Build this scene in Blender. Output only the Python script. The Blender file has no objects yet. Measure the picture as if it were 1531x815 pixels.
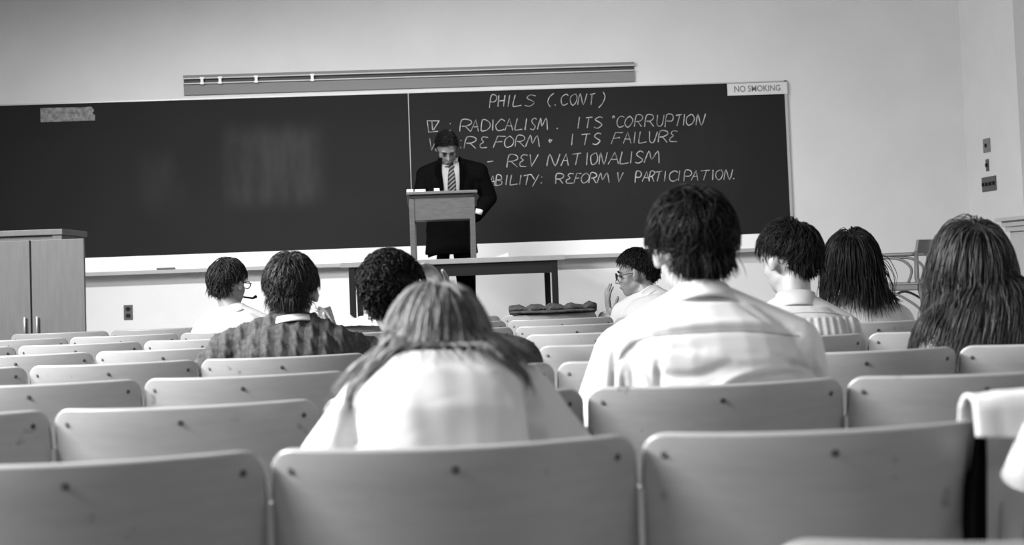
import bpy, bmesh, math, random
import numpy as np
from mathutils import Vector, Matrix, Euler
from mathutils.bvhtree import BVHTree
S = bpy.context.scene
C = S.collection
rng = np.random.default_rng(7)
random.seed(7)

# ------------------------------------------------------------------ camera
F_PX = 2020.0
YAW, PITCH, ROLL, CY = 0.0461, 0.0485, 0.0369, -99.8
CAM_H = 1.079
_f = Vector((math.sin(YAW)*math.cos(PITCH), math.cos(YAW)*math.cos(PITCH), math.sin(PITCH)))
_r0 = Vector((math.cos(YAW), -math.sin(YAW), 0)); _u0 = _r0.cross(_f)
_r = math.cos(ROLL)*_r0 + math.sin(ROLL)*_u0*-1*-1
_r = math.cos(ROLL)*_r0 - math.sin(ROLL)*_u0
_u = math.cos(ROLL)*_u0 + math.sin(ROLL)*_r0
CAM = Vector((0, 0, CAM_H))
cd = bpy.data.cameras.new('camera'); cam = bpy.data.objects.new('camera', cd); C.objects.link(cam)
cd.sensor_fit = 'HORIZONTAL'; cd.sensor_width = 36; cd.lens = F_PX/1531*36
cd.shift_y = CY/1531; cd.clip_start = 0.05; cd.clip_end = 60
cd.dof.use_dof = True; cd.dof.focus_distance = 6.8; cd.dof.aperture_fstop = 4.0
m = Matrix((( _r.x, _u.x, -_f.x, CAM.x), (_r.y, _u.y, -_f.y, CAM.y), (_r.z, _u.z, -_f.z, CAM.z), (0,0,0,1)))
cam.matrix_world = m
S.camera = cam

def at(px, py, Y):
    """world point of the photo position (px, py) on the plane at depth Y"""
    d = _f + _r*((px-765.5)/F_PX) - _u*((py-407.5-CY)/F_PX)
    return CAM + d*(Y/d.y)

# ------------------------------------------------------------------ light
w = bpy.data.worlds.new('world'); S.world = w; w.use_nodes = True
w.node_tree.nodes['Background'].inputs[0].default_value = (1, 1, 1, 1)
w.node_tree.nodes['Background'].inputs[1].default_value = 0.15
S.view_settings.view_transform = 'Standard'; S.view_settings.look = 'None'
S.view_settings.gamma = 1; S.view_settings.exposure = 0.0

def area(name, loc, aim, sx, sy, power):
    l = bpy.data.lights.new(name, 'AREA'); l.shape = 'RECTANGLE'; l.size = sx; l.size_y = sy; l.energy = power
    o = bpy.data.objects.new(name, l); C.objects.link(o); o.location = loc
    z = -(Vector(aim)-Vector(loc)).normalized(); x = Vector((0, 1, 0)) if 'row' in name else Vector((1, 0, 0))
    y = z.cross(x).normalized(); x = y.cross(z)
    o.rotation_euler = Matrix((x, y, z)).transposed().to_euler()
    return o
# a long row of tubes on the ceiling along the left side, a crosswise lamp nearer the front wall, and an added fill
area('ceiling_tube_row', (-4.4, 2.9, 3.8), (-1.6, 2.9, 1.4), 5.0, 0.16, 1050).data.spread = math.radians(150)
area('ceiling_lamp_and_fill', (-0.8, 7.0, 3.85), (-0.7, 10.7, 0.5), 5.8, 0.25, 98).data.spread = math.radians(80)
area('ceiling_lamp_and_fill', (-1.0, -2.4, 3.85), (-0.9, 2.0, 0.8), 5.0, 0.4, 80)  # fill added behind the camera to brighten the shirts, no lamp known there

# ------------------------------------------------------------------ materials
def mat(name, g, rough=0.6, spec=0.5, metal=0.0, var=0.0, scale=20.0, stretch=(1,1,1), bump=0.0, bscale=60.0, rand=0.0):
    m = bpy.data.materials.new(name); m.use_nodes = True
    nt = m.node_tree; b = nt.nodes['Principled BSDF']
    b.inputs['Base Color'].default_value = (g, g, g, 1)
    b.inputs['Roughness'].default_value = rough; b.inputs['Metallic'].default_value = metal
    b.inputs['Specular IOR Level'].default_value = spec
    tc = nt.nodes.new('ShaderNodeTexCoord'); mp = nt.nodes.new('ShaderNodeMapping')
    nt.links.new(tc.outputs['Object'], mp.inputs[0]); mp.inputs['Scale'].default_value = stretch
    if var > 0 or rand > 0:
        n = nt.nodes.new('ShaderNodeTexNoise'); n.inputs['Scale'].default_value = scale; n.inputs['Detail'].default_value = 5
        nt.links.new(mp.outputs[0], n.inputs['Vector'])
        mr = nt.nodes.new('ShaderNodeMapRange'); mr.inputs[1].default_value = .3; mr.inputs[2].default_value = .7
        mr.inputs[3].default_value = 1-var; mr.inputs[4].default_value = 1+var
        nt.links.new(n.outputs['Fac'], mr.inputs[0])
        oi = nt.nodes.new('ShaderNodeObjectInfo')
        m2 = nt.nodes.new('ShaderNodeMapRange'); m2.inputs[3].default_value = g*(1-rand); m2.inputs[4].default_value = g*(1+rand)
        nt.links.new(oi.outputs['Random'], m2.inputs[0])
        mu = nt.nodes.new('ShaderNodeMath'); mu.operation = 'MULTIPLY'
        nt.links.new(mr.outputs[0], mu.inputs[0]); nt.links.new(m2.outputs[0], mu.inputs[1])
        nt.links.new(mu.outputs[0], b.inputs['Base Color'])
    if bump > 0:
        n2 = nt.nodes.new('ShaderNodeTexNoise'); n2.inputs['Scale'].default_value = bscale; n2.inputs['Detail'].default_value = 3
        nt.links.new(mp.outputs[0], n2.inputs['Vector'])
        bp = nt.nodes.new('ShaderNodeBump'); bp.inputs['Strength'].default_value = bump; bp.inputs['Distance'].default_value = .01
        nt.links.new(n2.outputs['Fac'], bp.inputs['Height']); nt.links.new(bp.outputs[0], b.inputs['Normal'])
    return m
M = dict(
    wall=mat('wall_paint', .62, .8, var=.03, scale=3, bump=.05, bscale=150),
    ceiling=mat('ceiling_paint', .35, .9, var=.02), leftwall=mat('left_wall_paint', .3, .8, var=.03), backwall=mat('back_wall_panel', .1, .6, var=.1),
    floor=mat('floor_tile', .07, .4, var=.1, scale=4),
    stage=mat('stage_wood', .25, .5, var=.15, scale=6, stretch=(1,8,1)),
    seat=mat('seat_plywood', .3, .3, var=.05, scale=9, stretch=(1,4,7), rand=.1),
    iron=mat('seat_iron', .5, .35, metal=.6), bolt=mat('bolt', .03, .5),
    frame=mat('aluminium', .45, .4, metal=.3), rail=mat('rail_grey', .17, .6), groove=mat('rail_groove', .03, .6),
    railedge=mat('rail_edge', .45, .5), white=mat('white_enamel', .8, .5), tray=mat('tray_metal', .33, .5),
    chalk=mat('chalk', .34, .95, var=.5, scale=25), sign=mat('sign_card', .6, .7), ink=mat('sign_ink', .16, .7),
    dusty=mat('torn_paper', .2, .9, var=.5, scale=30), black=mat('black_metal', .008, .5, spec=.2),
    tabletop=mat('table_top', .22, .5, var=.06), apron=mat('table_apron', .012, .5, spec=.15),
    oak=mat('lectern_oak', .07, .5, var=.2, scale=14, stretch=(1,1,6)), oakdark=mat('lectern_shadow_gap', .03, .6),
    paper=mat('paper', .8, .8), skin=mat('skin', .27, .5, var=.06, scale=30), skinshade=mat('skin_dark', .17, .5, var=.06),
    hairdark=mat('hair_dark', .008, .5, spec=.1, var=.5, scale=40), hairmid=mat('hair_mid', .024, .45, spec=.2, var=.5, scale=30),
    hairsoft=mat('hair_soft', .018, .45, spec=.3, var=.6, scale=30),
    hairbrown=mat('hair_brown', .13, .5, spec=.3, var=.5, scale=25),
    blouse=mat('white_blouse', .52, .9, bump=.05, bscale=300), shirt=mat('white_shirt', .57, .85, bump=.05, bscale=300),
    greyshirt=mat('grey_shirt', .4, .85, bump=.05, bscale=200), knit=mat('dark_knit', .065, .95, spec=.15, var=.35, scale=60, bump=.3, bscale=260),
    suit=mat('dark_suit', .003, .8, spec=.02, bump=.1, bscale=300), trousers=mat('trousers', .03, .85, spec=.15), jeans=mat('jeans', .08, .85),
    jacket=mat('dark_jacket', .05, .9, spec=.15, var=.4, scale=60, bump=.2, bscale=200), vest=mat('dark_vest', .04, .9, spec=.15, var=.3, scale=50),
    shoe=mat('shoe', .02, .4), glasses=mat('glasses_frame', .01, .3), eye=mat('eye', .02, .2), lip=mat('lip', .22, .5),
    coat=mat('dark_coat', .07, .95, spec=.15, var=.3, scale=50, bump=.3, bscale=120), bentwood=mat('bentwood', .13, .4, var=.1),
    cabinet=mat('cabinet_wood', .13, .55, var=.08, scale=10, stretch=(6,6,.6)), outlet=mat('outlet_plate', .08, .4),
    plate=mat('switch_plate', .05, .35), lining=mat('dark_lining', .008, .9, spec=.15), seam=mat('seam_thread', .3, .9),
    pale=mat('pale_cloth', .7, .9, bump=.1, bscale=100), trim=mat('trim_paint', .45, .6),
)

# ------------------------------------------------------------------ basic helpers
def link(name, me, m=None, parent=None, smooth=False):
    o = bpy.data.objects.new(name, me); C.objects.link(o)
    if m: me.materials.append(m)
    if parent: o.parent = parent
    if smooth: me.polygons.foreach_set('use_smooth', [True]*len(me.polygons))
    return o
def frombm(name, bm, m=None, parent=None, smooth=False, bevel=0, seg=2):
    if bevel: bmesh.ops.bevel(bm, geom=bm.edges[:], offset=bevel, segments=seg, affect='EDGES', profile=.6)
    bmesh.ops.recalc_face_normals(bm, faces=bm.faces[:])
    me = bpy.data.meshes.new(name); bm.to_mesh(me); bm.free()
    return link(name, me, m, parent, smooth)
def addbox(bm, lo, hi, mtx=None):
    r = bmesh.ops.create_cube(bm, size=1)
    for v in r['verts']:
        v.co = Vector([(lo[i]+hi[i])/2 + v.co[i]*(hi[i]-lo[i]) for i in range(3)])
        if mtx: v.co = mtx @ v.co
def box(name, lo, hi, m, parent=None, bevel=0.0, mtx=None):
    bm = bmesh.new(); addbox(bm, lo, hi, mtx); return frombm(name, bm, m, parent, bevel=bevel)
def obox(bm, p0, p1, wx, wy, up=Vector((0,0,1))):
    """box beam from p0 to p1 with cross section wx (sideways) by wy"""
    d = (p1-p0); L = d.length; d = d/L; s = d.cross(up)
    if s.length < 1e-4: s = Vector((1,0,0))
    s.normalize(); t = s.cross(d)
    r = bmesh.ops.create_cube(bm, size=1)
    for v in r['verts']:
        c = v.co.copy(); v.co = (p0+p1)/2 + s*c.x*wx + t*c.y*wy + d*c.z*L
def tube(bm, pts, rad, seg=8, flat=1.0):
    pts = [Vector(p) for p in pts]; n = len(pts); rad = rad if hasattr(rad, '__len__') else [rad]*n
    rings = []; ref = None
    for i, p in enumerate(pts):
        t = (pts[min(i+1, n-1)]-pts[max(i-1, 0)]).normalized()
        if ref is None:
            ref = t.cross(Vector((0,0,1)))
            if ref.length < 1e-3: ref = t.cross(Vector((1,0,0)))
        a = (ref - t*ref.dot(t)).normalized(); b = t.cross(a); ref = a
        rings.append([bm.verts.new(p + a*math.cos(k*2*math.pi/seg)*rad[i] + b*math.sin(k*2*math.pi/seg)*rad[i]*flat) for k in range(seg)])
    for i in range(n-1):
        for k in range(seg):
            bm.faces.new((rings[i][k], rings[i][(k+1)%seg], rings[i+1][(k+1)%seg], rings[i+1][k]))
    bm.faces.new(rings[0][::-1]); bm.faces.new(rings[-1])
def tubeobj(name, pts, rad, m, parent=None, seg=8, flat=1.0):
    bm = bmesh.new(); tube(bm, pts, rad, seg, flat); return frombm(name, bm, m, parent, smooth=True)
def smoothpath(pts, n=6):
    pts = [Vector(p) for p in pts]; out = []
    for i in range(len(pts)-1):
        p0 = pts[max(i-1,0)]; p1 = pts[i]; p2 = pts[i+1]; p3 = pts[min(i+2, len(pts)-1)]
        for j in range(n):
            t = j/n
            out.append(.5*((2*p1)+(p2-p0)*t+(2*p0-5*p1+4*p2-p3)*t*t+(3*p1-p0-3*p2+p3)*t*t*t))
    out.append(pts[-1]); return out
def tag(o, label=None, cat=None, group=None, kind=None):
    if label: o['label'] = label
    if cat: o['category'] = cat
    if group: o['group'] = group
    if kind: o['kind'] = kind
    return o
def thing(name, loc, label, cat, group=None):
    o = bpy.data.objects.new(name, None); C.objects.link(o); o.location = loc; o.empty_display_size = .1
    return tag(o, label, cat, group)
def reparent_keep(o, p):
    o.parent = p; o.matrix_parent_inverse = Matrix.Translation(p.location).inverted()
    return o
class Grp:
    """collects world-space parts under an Empty at the thing's base"""
    def __init__(s, name, loc, label, cat, group=None): s.e = thing(name, loc, label, cat, group)
    def add(s, o, parent=None, label=None):
        if parent is None: reparent_keep(o, s.e)
        else: o.parent = parent
        if label: o['label'] = label
        return o

# ------------------------------------------------------------------ setting
WY = 10.757; XR = at(1443, 200, WY).x; XL = -5.6; YB = -6.0; ZC = 3.9; ZS = 0.45; YS = 8.6
def struct(name, lo, hi, m): return tag(box(name, lo, hi, m), kind='structure')
struct('floor', (XL-.1, YB-.1, -.1), (XR+.1, WY+.1, 0), M['floor'])
struct('ceiling', (XL-.1, YB-.1, ZC), (XR+.1, WY+.1, ZC+.1), M['ceiling'])
struct('wall_front', (XL-.1, WY, 0), (XR+.1, WY+.1, ZC), M['wall'])
struct('wall_left', (XL-.1, YB-.1, 0), (XL, WY, ZC), M['leftwall'])
struct('wall_right', (XR, YB-.1, 0), (XR+.1, WY, ZC), M['wall'])
struct('wall_back', (XL, YB-.1, 0), (XR, YB, ZC), M['backwall'])
tag(box('stage', (XL, YS, 0), (XR, WY, ZS), M['stage'], bevel=.01), kind='structure')
# pilaster and the moulded ledge on the right wall
yp = F_PX*XR/(1521-668)
struct('trim_1', (XR-.04, 7.0, 2.0*0+ZS), (XR, 9.62, ZC), M['trim'])
for i, (z0, z1, d) in enumerate([(0, 1.235, .15), (1.235, 1.27, .18), (1.27, 1.31, .20), (1.31, 1.335, .24)]):
    struct('trim_%d' % (i+2), (XR-d, 7.2, z0), (XR-.04*0-.001, 9.55+d*.5, z1), M['trim'])

# ------------------------------------------------------------------ chalkboard
def W(px, py, off=0.0): return at(px, py, WY-off)
zb0 = CAM_H+.2278; zb1 = zb0+1.22; xbr = 2.7286; xbl = -3.75; xs = W(614, 250).x
def board_mat():
    m = mat('slate', .016, .75, spec=.12, var=.06, scale=2)
    nt = m.node_tree; b = nt.nodes['Principled BSDF']; L = nt.links; N = nt.nodes
    tc = N.new('ShaderNodeTexCoord'); sx = N.new('ShaderNodeSeparateXYZ'); L.new(tc.outputs['Object'], sx.inputs[0])
    def sm(src, a, bb, inv=False):
        r = N.new('ShaderNodeMapRange'); r.interpolation_type = 'SMOOTHSTEP'; r.inputs[1].default_value = a; r.inputs[2].default_value = bb
        r.inputs[3].default_value = 1 if inv else 0; r.inputs[4].default_value = 0 if inv else 1; L.new(src, r.inputs[0]); return r.outputs[0]
    def mul(a, c):
        n = N.new('ShaderNodeMath'); n.operation = 'MULTIPLY'
        L.new(a, n.inputs[0])
        if isinstance(c, float): n.inputs[1].default_value = c
        else: L.new(c, n.inputs[1])
        return n.outputs[0]
    def patch(x0, x1, z0, z1, amp, soft=.2):
        a = mul(sm(sx.outputs[0], x0, x0+soft), sm(sx.outputs[0], x1-soft, x1, True))
        c = mul(sm(sx.outputs[2], z0, z0+soft), sm(sx.outputs[2], z1-soft, z1, True))
        return mul(mul(a, c), amp)
    q = W(320, 185); r = W(500, 310); p1 = patch(q.x, r.x, r.z-.05, q.z+.05, .022)
    q = W(190, 210); r = W(290, 330); p2 = patch(q.x, r.x, r.z, q.z, .01, .25)
    q = W(720, 150); r = W(1120, 330); p3 = patch(q.x-.1, r.x+.1, r.z, q.z, .003, .3)
    n = N.new('ShaderNodeTexNoise'); n.inputs['Scale'].default_value = 3.5; n.inputs['Detail'].default_value = 6
    mp = N.new('ShaderNodeMapping'); mp.inputs['Scale'].default_value = (3.0, 1, .7); L.new(tc.outputs['Object'], mp.inputs[0]); L.new(mp.outputs[0], n.inputs['Vector'])
    nn = N.new('ShaderNodeMapRange'); nn.inputs[1].default_value = .3; nn.inputs[2].default_value = .7; nn.inputs[3].default_value = .35; nn.inputs[4].default_value = 1.1
    L.new(n.outputs['Fac'], nn.inputs[0])
    s1 = N.new('ShaderNodeMath'); L.new(p1, s1.inputs[0]); L.new(p2, s1.inputs[1])
    s2 = N.new('ShaderNodeMath'); L.new(s1.outputs[0], s2.inputs[0]); L.new(p3, s2.inputs[1])
    s3 = N.new('ShaderNodeMath'); L.new(mul(s2.outputs[0], nn.outputs[0]), s3.inputs[0])
    old = b.inputs['Base Color'].links[0].from_socket; L.new(old, s3.inputs[1])
    L.new(s3.outputs[0], b.inputs['Base Color'])
    return m
M['slate'] = board_mat()
def seat_spots(m):
    nt = m.node_tree; N = nt.nodes; L = nt.links; b = N['Principled BSDF']
    tc = N.new('ShaderNodeTexCoord'); oi = N.new('ShaderNodeObjectInfo'); ad = N.new('ShaderNodeVectorMath'); ad.operation = 'ADD'
    sc = N.new('ShaderNodeVectorMath'); sc.operation = 'SCALE'; sc.inputs['Scale'].default_value = 9; L.new(oi.outputs['Location'], sc.inputs[0])
    L.new(tc.outputs['Object'], ad.inputs[0]); L.new(sc.outputs[0], ad.inputs[1])
    n = N.new('ShaderNodeTexNoise'); n.inputs['Scale'].default_value = 14; n.inputs['Detail'].default_value = 3; L.new(ad.outputs[0], n.inputs['Vector'])
    mr = N.new('ShaderNodeMapRange'); mr.inputs[1].default_value = .68; mr.inputs[2].default_value = .76; mr.inputs[3].default_value = 1; mr.inputs[4].default_value = .35; L.new(n.outputs['Fac'], mr.inputs[0])
    mu = N.new('ShaderNodeMath'); mu.operation = 'MULTIPLY'; L.new(b.inputs['Base Color'].links[0].from_socket, mu.inputs[0]); L.new(mr.outputs[0], mu.inputs[1]); L.new(mu.outputs[0], b.inputs['Base Color'])
seat_spots(M['seat'])
cb = Grp('chalkboard', (0, WY, zb0), 'long dark chalkboard with chalk writing, hung on the front wall', 'chalkboard')
cb.add(box('board_panel', (xbl, WY-.02, zb0), (xs-.003, WY-.001, zb1), M['slate']))
cb.add(box('board_panel', (xs+.003, WY-.02, zb0), (xbr, WY-.001, zb1), M['slate']), label='right board panel carrying the chalk writing')
cb.add(box('seam_strip', (xs-.0022, WY-.021, zb0), (xs+.0022, WY-.001, zb1), M['frame']))
bm = bmesh.new(); addbox(bm, (xbr, WY-.026, zb0-.02), (xbr+.02, WY-.001, zb1+.012)); addbox(bm, (xbl, WY-.026, zb1), (xbr+.02, WY-.001, zb1+.01))
cb.add(frombm('board_frame', bm, M['frame']))
zt = W(700, 388).z
cb.add(box('bottom_rail', (xbl, WY-.03, zt+.0), (xbr+.02, WY-.001, zb0), M['white'], bevel=.004), label='pale strip between board and tray')
bm = bmesh.new(); addbox(bm, (xbl, WY-.11, zt-.022), (xbr+.04, WY-.001, zt-.008)); addbox(bm, (xbl, WY-.12, zt-.024), (xbr+.04, WY-.108, zt+.006))
cb.add(frombm('chalk_tray', bm, M['tray'], bevel=.002), label='grey chalk tray')

LET = {
'A': [[(0,0),(.5,1),(1,0)],[(.2,.4),(.85,.4)]], 'B': [[(0,0),(.05,1),(.7,.95),(.75,.6),(.1,.52),(.9,.4),(.8,.05),(0,0)]],
'C': [[(1,.85),(.6,1),(.15,.75),(0,.4),(.25,.05),(.65,0),(1,.15)]], 'D': [[(.05,0),(.1,1),(.8,.8),(1,.4),(.6,.05),(.05,0)]],
'E': [[(.95,.95),(.4,1),(.15,.75),(.5,.55),(.1,.35),(.2,.05),(.95,.05)]], 'F': [[(0,0),(.3,1),(1,.98)],[(.15,.5),(.75,.55)]],
'H': [[(0,0),(.05,1)],[(.05,.5),(.95,.55)],[(.9,0),(1,1)]], 'I': [[(.5,0),(.5,1)]], 'J': [[(.2,0),(.8,0)],[(.5,0),(.6,1)],[(.3,1),(.9,1)]],
'L': [[(.2,1),(0,.1),(.3,0),(1,.1)]], 'M': [[(0,0),(.25,1),(.45,.3),(.8,1),(1,0)]], 'N': [[(0,0),(.15,1),(.7,0),(1,1)]],
'O': [[(.6,1),(.1,.75),(0,.35),(.35,0),(.85,.2),(1,.65),(.6,1)]], 'P': [[(.1,-.1),(.15,1),(.8,1),(1,.7),(.7,.45),(.15,.45)]],
'R': [[(0,0),(.1,1),(.8,1),(.95,.72),(.6,.5),(.12,.48)],[(.4,.5),(1,0)]], 'S': [[(1,.9),(.5,1),(.1,.75),(.5,.52),(.9,.3),(.5,0),(0,.08)]],
'T': [[(0,.9),(1,1)],[(.55,.95),(.4,0)]], 'U': [[(0,1),(.1,.2),(.5,0),(.85,.25),(1,1)]], 'V': [[(0,1),(.4,0),(1,1)]],
'Y': [[(0,1),(.45,.5)],[(1,1),(.3,-.2)]], '(': [[(1,1.1),(.3,.8),(.1,.3),(.6,-.1)]], ')': [[(.5,1.1),(1,.7),(.7,.1),(0,-.3)]],
'.': [[(.2,0),(.6,.1)]], '-': [[(0,.5),(1,.55)]], ':': [[(.4,.1),(.6,.15)],[(.4,.7),(.6,.75)]], '"': [[(0,1),(.3,.8)],[(.5,1.05),(.8,.85)]],
'*': [[(.2,.45),(.8,.55),(.5,.3),(.4,.6)]], 'w': [[(0,1),(1,1)],[(.05,1),(.2,0),(.95,.1)],[(.4,1),(.45,.2)],[(.6,.2),(.95,1)]]}
LINES = [
 ('PHIL S(.CONT)', [731,744,757,767,785,817,826,838,852,864,882,893], None),
]
def chalkline(spec, h0, parent):
    """spec: (char, x0, x1, y_base, height) in photo pixels, set on the plane of the board"""
    for ch, x0, x1, yb, h in spec:
        bm = bmesh.new()
        for st in LET[ch]:
            if ch in ':"' and len(bm.verts):
                for v in bm.verts: v.co.y = WY-.0205-(WY-.0215-v.co.y)*.12-.0005
                cb.add(frombm('chalk_dot', bm, M['chalk'])); bm = bmesh.new()
            pts = []
            for (u, v) in st:
                pts.append(W(x0+(x1-x0)*u+random.uniform(-.8,.8)+v*h*.1, yb-v*h+random.uniform(-.4,.4), .0215))
            if len(pts) > 3: pts = smoothpath(pts, 3)
            tube(bm, pts, .0034*random.uniform(.8, 1.2), 5, 1)
        for v in bm.verts: v.co.y = WY-.0205-(WY-.0215-v.co.y)*.12-.0005   # flattened against the board
        cb.add(frombm('chalk_letter', bm, M['chalk']))
def lay(txt, xs_, y0, y1, h):
    xa, xb = xs_[0][0], xs_[-1][1]
    return [(c, a, b, y0+(y1-y0)*((a-xa)/(xb-xa)), h) for c, (a, b) in zip(txt, xs_)]
chalkline(lay('PHILS(.CONT)', [(731,742),(744,754),(758,762),(767,779),(785,799),(818,826),(828,832),(838,848),(852,862),(864,876),(880,888),(896,904)], 160, 156, 17), 0, 'chalk line PHIL S (CONT)')
chalkline(lay('w:RADICALISM.ITS"CORRUPTION', [(637,656),(669,675),(687,704),(705,715),(719,732),(734,738),(741,753),(755,766),(770,781),(783,787),(793,801),(803,818),(831,836),(860,868),(874,884),(888,900),(914,918),(921,932),(934,945),(948,960),(964,977),(981,991),(994,1006),(1009,1018),(1020,1024),(1026,1037),(1040,1053)], 198, 187, 17), 0, 'chalk line IV: RADICALISM, ITS CORRUPTION')
chalkline(lay('V:REFORM*ITSFAILURE', [(640,652),(686,690),(694,711),(716,729),(737,755),(753,767),(770,784),(786,806),(818,825),(849,859),(868,881),(886,897),(914,930),(931,944),(946,950),(954,966),(970,981),(984,997),(1000,1013)], 224, 212, 17), 0, 'chalk line V: REFORM, ITS FAILURE')
chalkline(lay('-REVNATIONALISM', [(728,737),(757,773),(775,788),(790,803),(818,836),(838,850),(854,868),(874,879),(882,893),(895,906),(910,924),(926,939),(941,945),(950,961),(963,986)], 251, 243, 18), 0, 'chalk line REV NATIONALISM')
chalkline(lay('STABILITY:REFORMVPARTICIPATION.', [(708,717),(719,729),(731,740),(741,751),(755,759),(762,773),(775,779),(782,793),(793,805),(807,811),(830,842),(846,857),(858,868),(869,880),(881,891),(893,910),(922,931),(948,958),(960,970),(970,978),(979,989),(992,996),(1000,1012),(1013,1017),(1021,1033),(1034,1044),(1047,1060),(1063,1067),(1070,1080),(1082,1094),(1096,1098)], 278, 268, 15), 0, 'chalk line STABILITY: REFORM V PARTICIPATION')

# no smoking sign
a = W(1087, 125, .03); b = W(1171, 143, .03)
sg = Grp('wall_sign', (a.x, WY-.03, b.z), 'small white NO SMOKING card at the top right corner of the chalkboard', 'sign')
zc = (W(1129,124,.03).z+W(1129,142,.03).z)/2; hh = .048
sg.add(box('sign_board', (a.x, WY-.036, zc-hh), (xbr+.02, WY-.027, zc+hh), M['sign']))
fc = bpy.data.curves.new('t', 'FONT'); fc.body = 'NO SMOKING'; fc.size = .068; fc.align_x = 'CENTER'; fc.align_y = 'CENTER'; fc.extrude = .0006; fc.offset = .001
fo = bpy.data.objects.new('t', fc); C.objects.link(fo)
bpy.context.view_layer.update()
me = bpy.data.meshes.new_from_object(fo.evaluated_get(bpy.context.evaluated_depsgraph_get())); bpy.data.objects.remove(fo)
o = link('lettering', me, M['ink']); me.transform(Matrix.Translation((a.x/2+(xbr+.02)/2, WY-.0365, zc)) @ Matrix.Rotation(math.pi/2, 4, 'X') @ Matrix.Diagonal((.88,1,1,1)))
sg.add(o)
# torn paper strip, top left
a = W(60, 160, .03); b = W(142, 180, .03)
bm = bmesh.new(); zc0, zc1 = W(110,181,.03).z, W(110,160,.03).z
top = [(a.x, zc1), (b.x-.1, zc1)]; pts = [(a.x, zc0), (a.x, zc1)] + [(a.x+(b.x-a.x)*t, zc1-.004*(i%2)) for i, t in enumerate((.4,.8,.93))] + [(b.x-.005, zc1-.03), (b.x-.02, zc1-.05), (b.x, zc1-.07), (b.x-.003, zc0)]
vf = [bm.verts.new((x, WY-.0245, z)) for x, z in pts]; f = bm.faces.new(vf)
bmesh.ops.extrude_face_region(bm, geom=[f]); 
for v in bm.verts:
    if v in vf: v.co.y = WY-.0215
tag(frombm('paper_strip', bm, M['dusty']), 'smudged strip of torn paper stuck at the left end of the chalkboard top', 'paper')

# map rail
a = W(274, 128, .04); b = W(949, 106, .04)
zt0 = W(274,113,.04).z; zt1 = W(949,92,.04).z; ztop = (zt0+zt1)/2; zb_ = (W(274,142,.04).z+W(949,121,.04).z)/2
mr = Grp('map_rail', ((a.x+b.x)/2, WY, zb_), 'long grey map rail with a dark slot on the wall above the chalkboard', 'rail')
H = ztop-zb_
mr.add(box('backing_board', (a.x, WY-.02, zb_), (b.x, WY-.001, zb_+H*.56), M['rail']))
bm = bmesh.new(); addbox(bm, (a.x, WY-.035, zb_+H*.86), (b.x, WY-.001, ztop)); mr.add(frombm('top_rail', bm, M['rail']))
bm = bmesh.new(); addbox(bm, (a.x, WY-.038, zb_+H*.80), (b.x, WY-.001, zb_+H*.86)); addbox(bm, (a.x, WY-.038, zb_+H*.54), (b.x, WY-.001, zb_+H*.60))
mr.add(frombm('rail_lip', bm, M['railedge']))
mr.add(box('slot', (a.x, WY-.012, zb_+H*.60), (b.x, WY-.001, zb_+H*.80), M['groove']))
for px in (302, 329, 383, 467):
    x = W(px, 120, .04).x
    bm = bmesh.new(); addbox(bm, (x-.017, WY-.046, zb_+H*.52), (x+.017, WY-.03, zb_+H*.6)); addbox(bm, (x-.017, WY-.046, zb_+H*.78), (x+.017, WY-.03, zb_+H*.88)); addbox(bm, (x-.011, WY-.044, zb_+H*.5), (x+.011, WY-.03, zb_+H*.88))
    mr.add(frombm('map_clip', bm, M['white'], bevel=.002), label='white map clip')
# eraser on the tray
a = W(235, 391, .06); bm = bmesh.new(); addbox(bm, (a.x, WY-.09, zt-.0075), (a.x+.135, WY-.04, zt+.012))
er = Grp('eraser', (a.x+.07, WY-.065, zt-.0075), 'dark felt eraser lying on the chalk tray, left part of the board', 'eraser')
er.add(frombm('felt', bm, M['black'], bevel=.003)); er.add(box('back', (a.x, WY-.09, zt+.0125), (a.x+.135, WY-.04, zt+.022), M['rail'], bevel=.002))
# outlet under the board
a = W(192, 467)
ol = Grp('wall_outlet', (a.x, WY, a.z), 'dark double power outlet low on the front wall under the chalkboard', 'outlet')
ol.add(box('cover_plate', (a.x-.035, WY-.008, a.z-.058), (a.x+.035, WY-.001, a.z+.058), M['outlet'], bevel=.002))
for dz in (-.026, .026):
    bm = bmesh.new(); r = bmesh.ops.create_cone(bm, cap_ends=True, segments=20, radius1=.019, radius2=.018, depth=.006)
    for v in bm.verts: v.co = Vector((a.x+v.co.x, WY-.010+v.co.z*.8, a.z+dz+v.co.y*.85))
    ol.add(frombm('socket', bm, M['black']))
# switches on the right wall
def onR(px, py):
    d = _f + _r*((px-765.5)/F_PX) - _u*((py-407.5-CY)/F_PX); return CAM + d*(XR/d.x)
for (x0, y0, x1, y1, n, lab) in [(1471,207,1481,228,1,'upper small grey switch plate on the right wall'), (1475,238,1479,256,1,'narrow dark switch plate on the right wall between the other two'), (1469,264,1490,286,4,'wide dark four-lever switch plate on the right wall, lowest of the three')]:
    p = onR((x0+x1)/2, (y0+y1)/2); q0 = onR(x0, (y0+y1)/2); q1 = onR(x1, (y0+y1)/2); t0 = onR((x0+x1)/2, y0); t1 = onR((x0+x1)/2, y1)
    hw = abs(q0.y-q1.y)/2; hz = abs(t0.z-t1.z)/2
    g = Grp('light_switch', (XR, p.y, p.z), lab, 'switch', 'switch plates on the right wall')
    g.add(box('cover_plate', (XR-.008, p.y-hw, p.z-hz), (XR-.001, p.y+hw, p.z+hz), M['plate'] if n > 1 or y0 > 230 else M['rail'], bevel=.002))
    for k in range(n):
        yy = p.y-hw+(k+.5)*2*hw/n
        g.add(box('switch_lever', (XR-.02, yy-.008, p.z-.014), (XR-.0085, yy+.008, p.z+.014), M['black'], bevel=.002))

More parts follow.
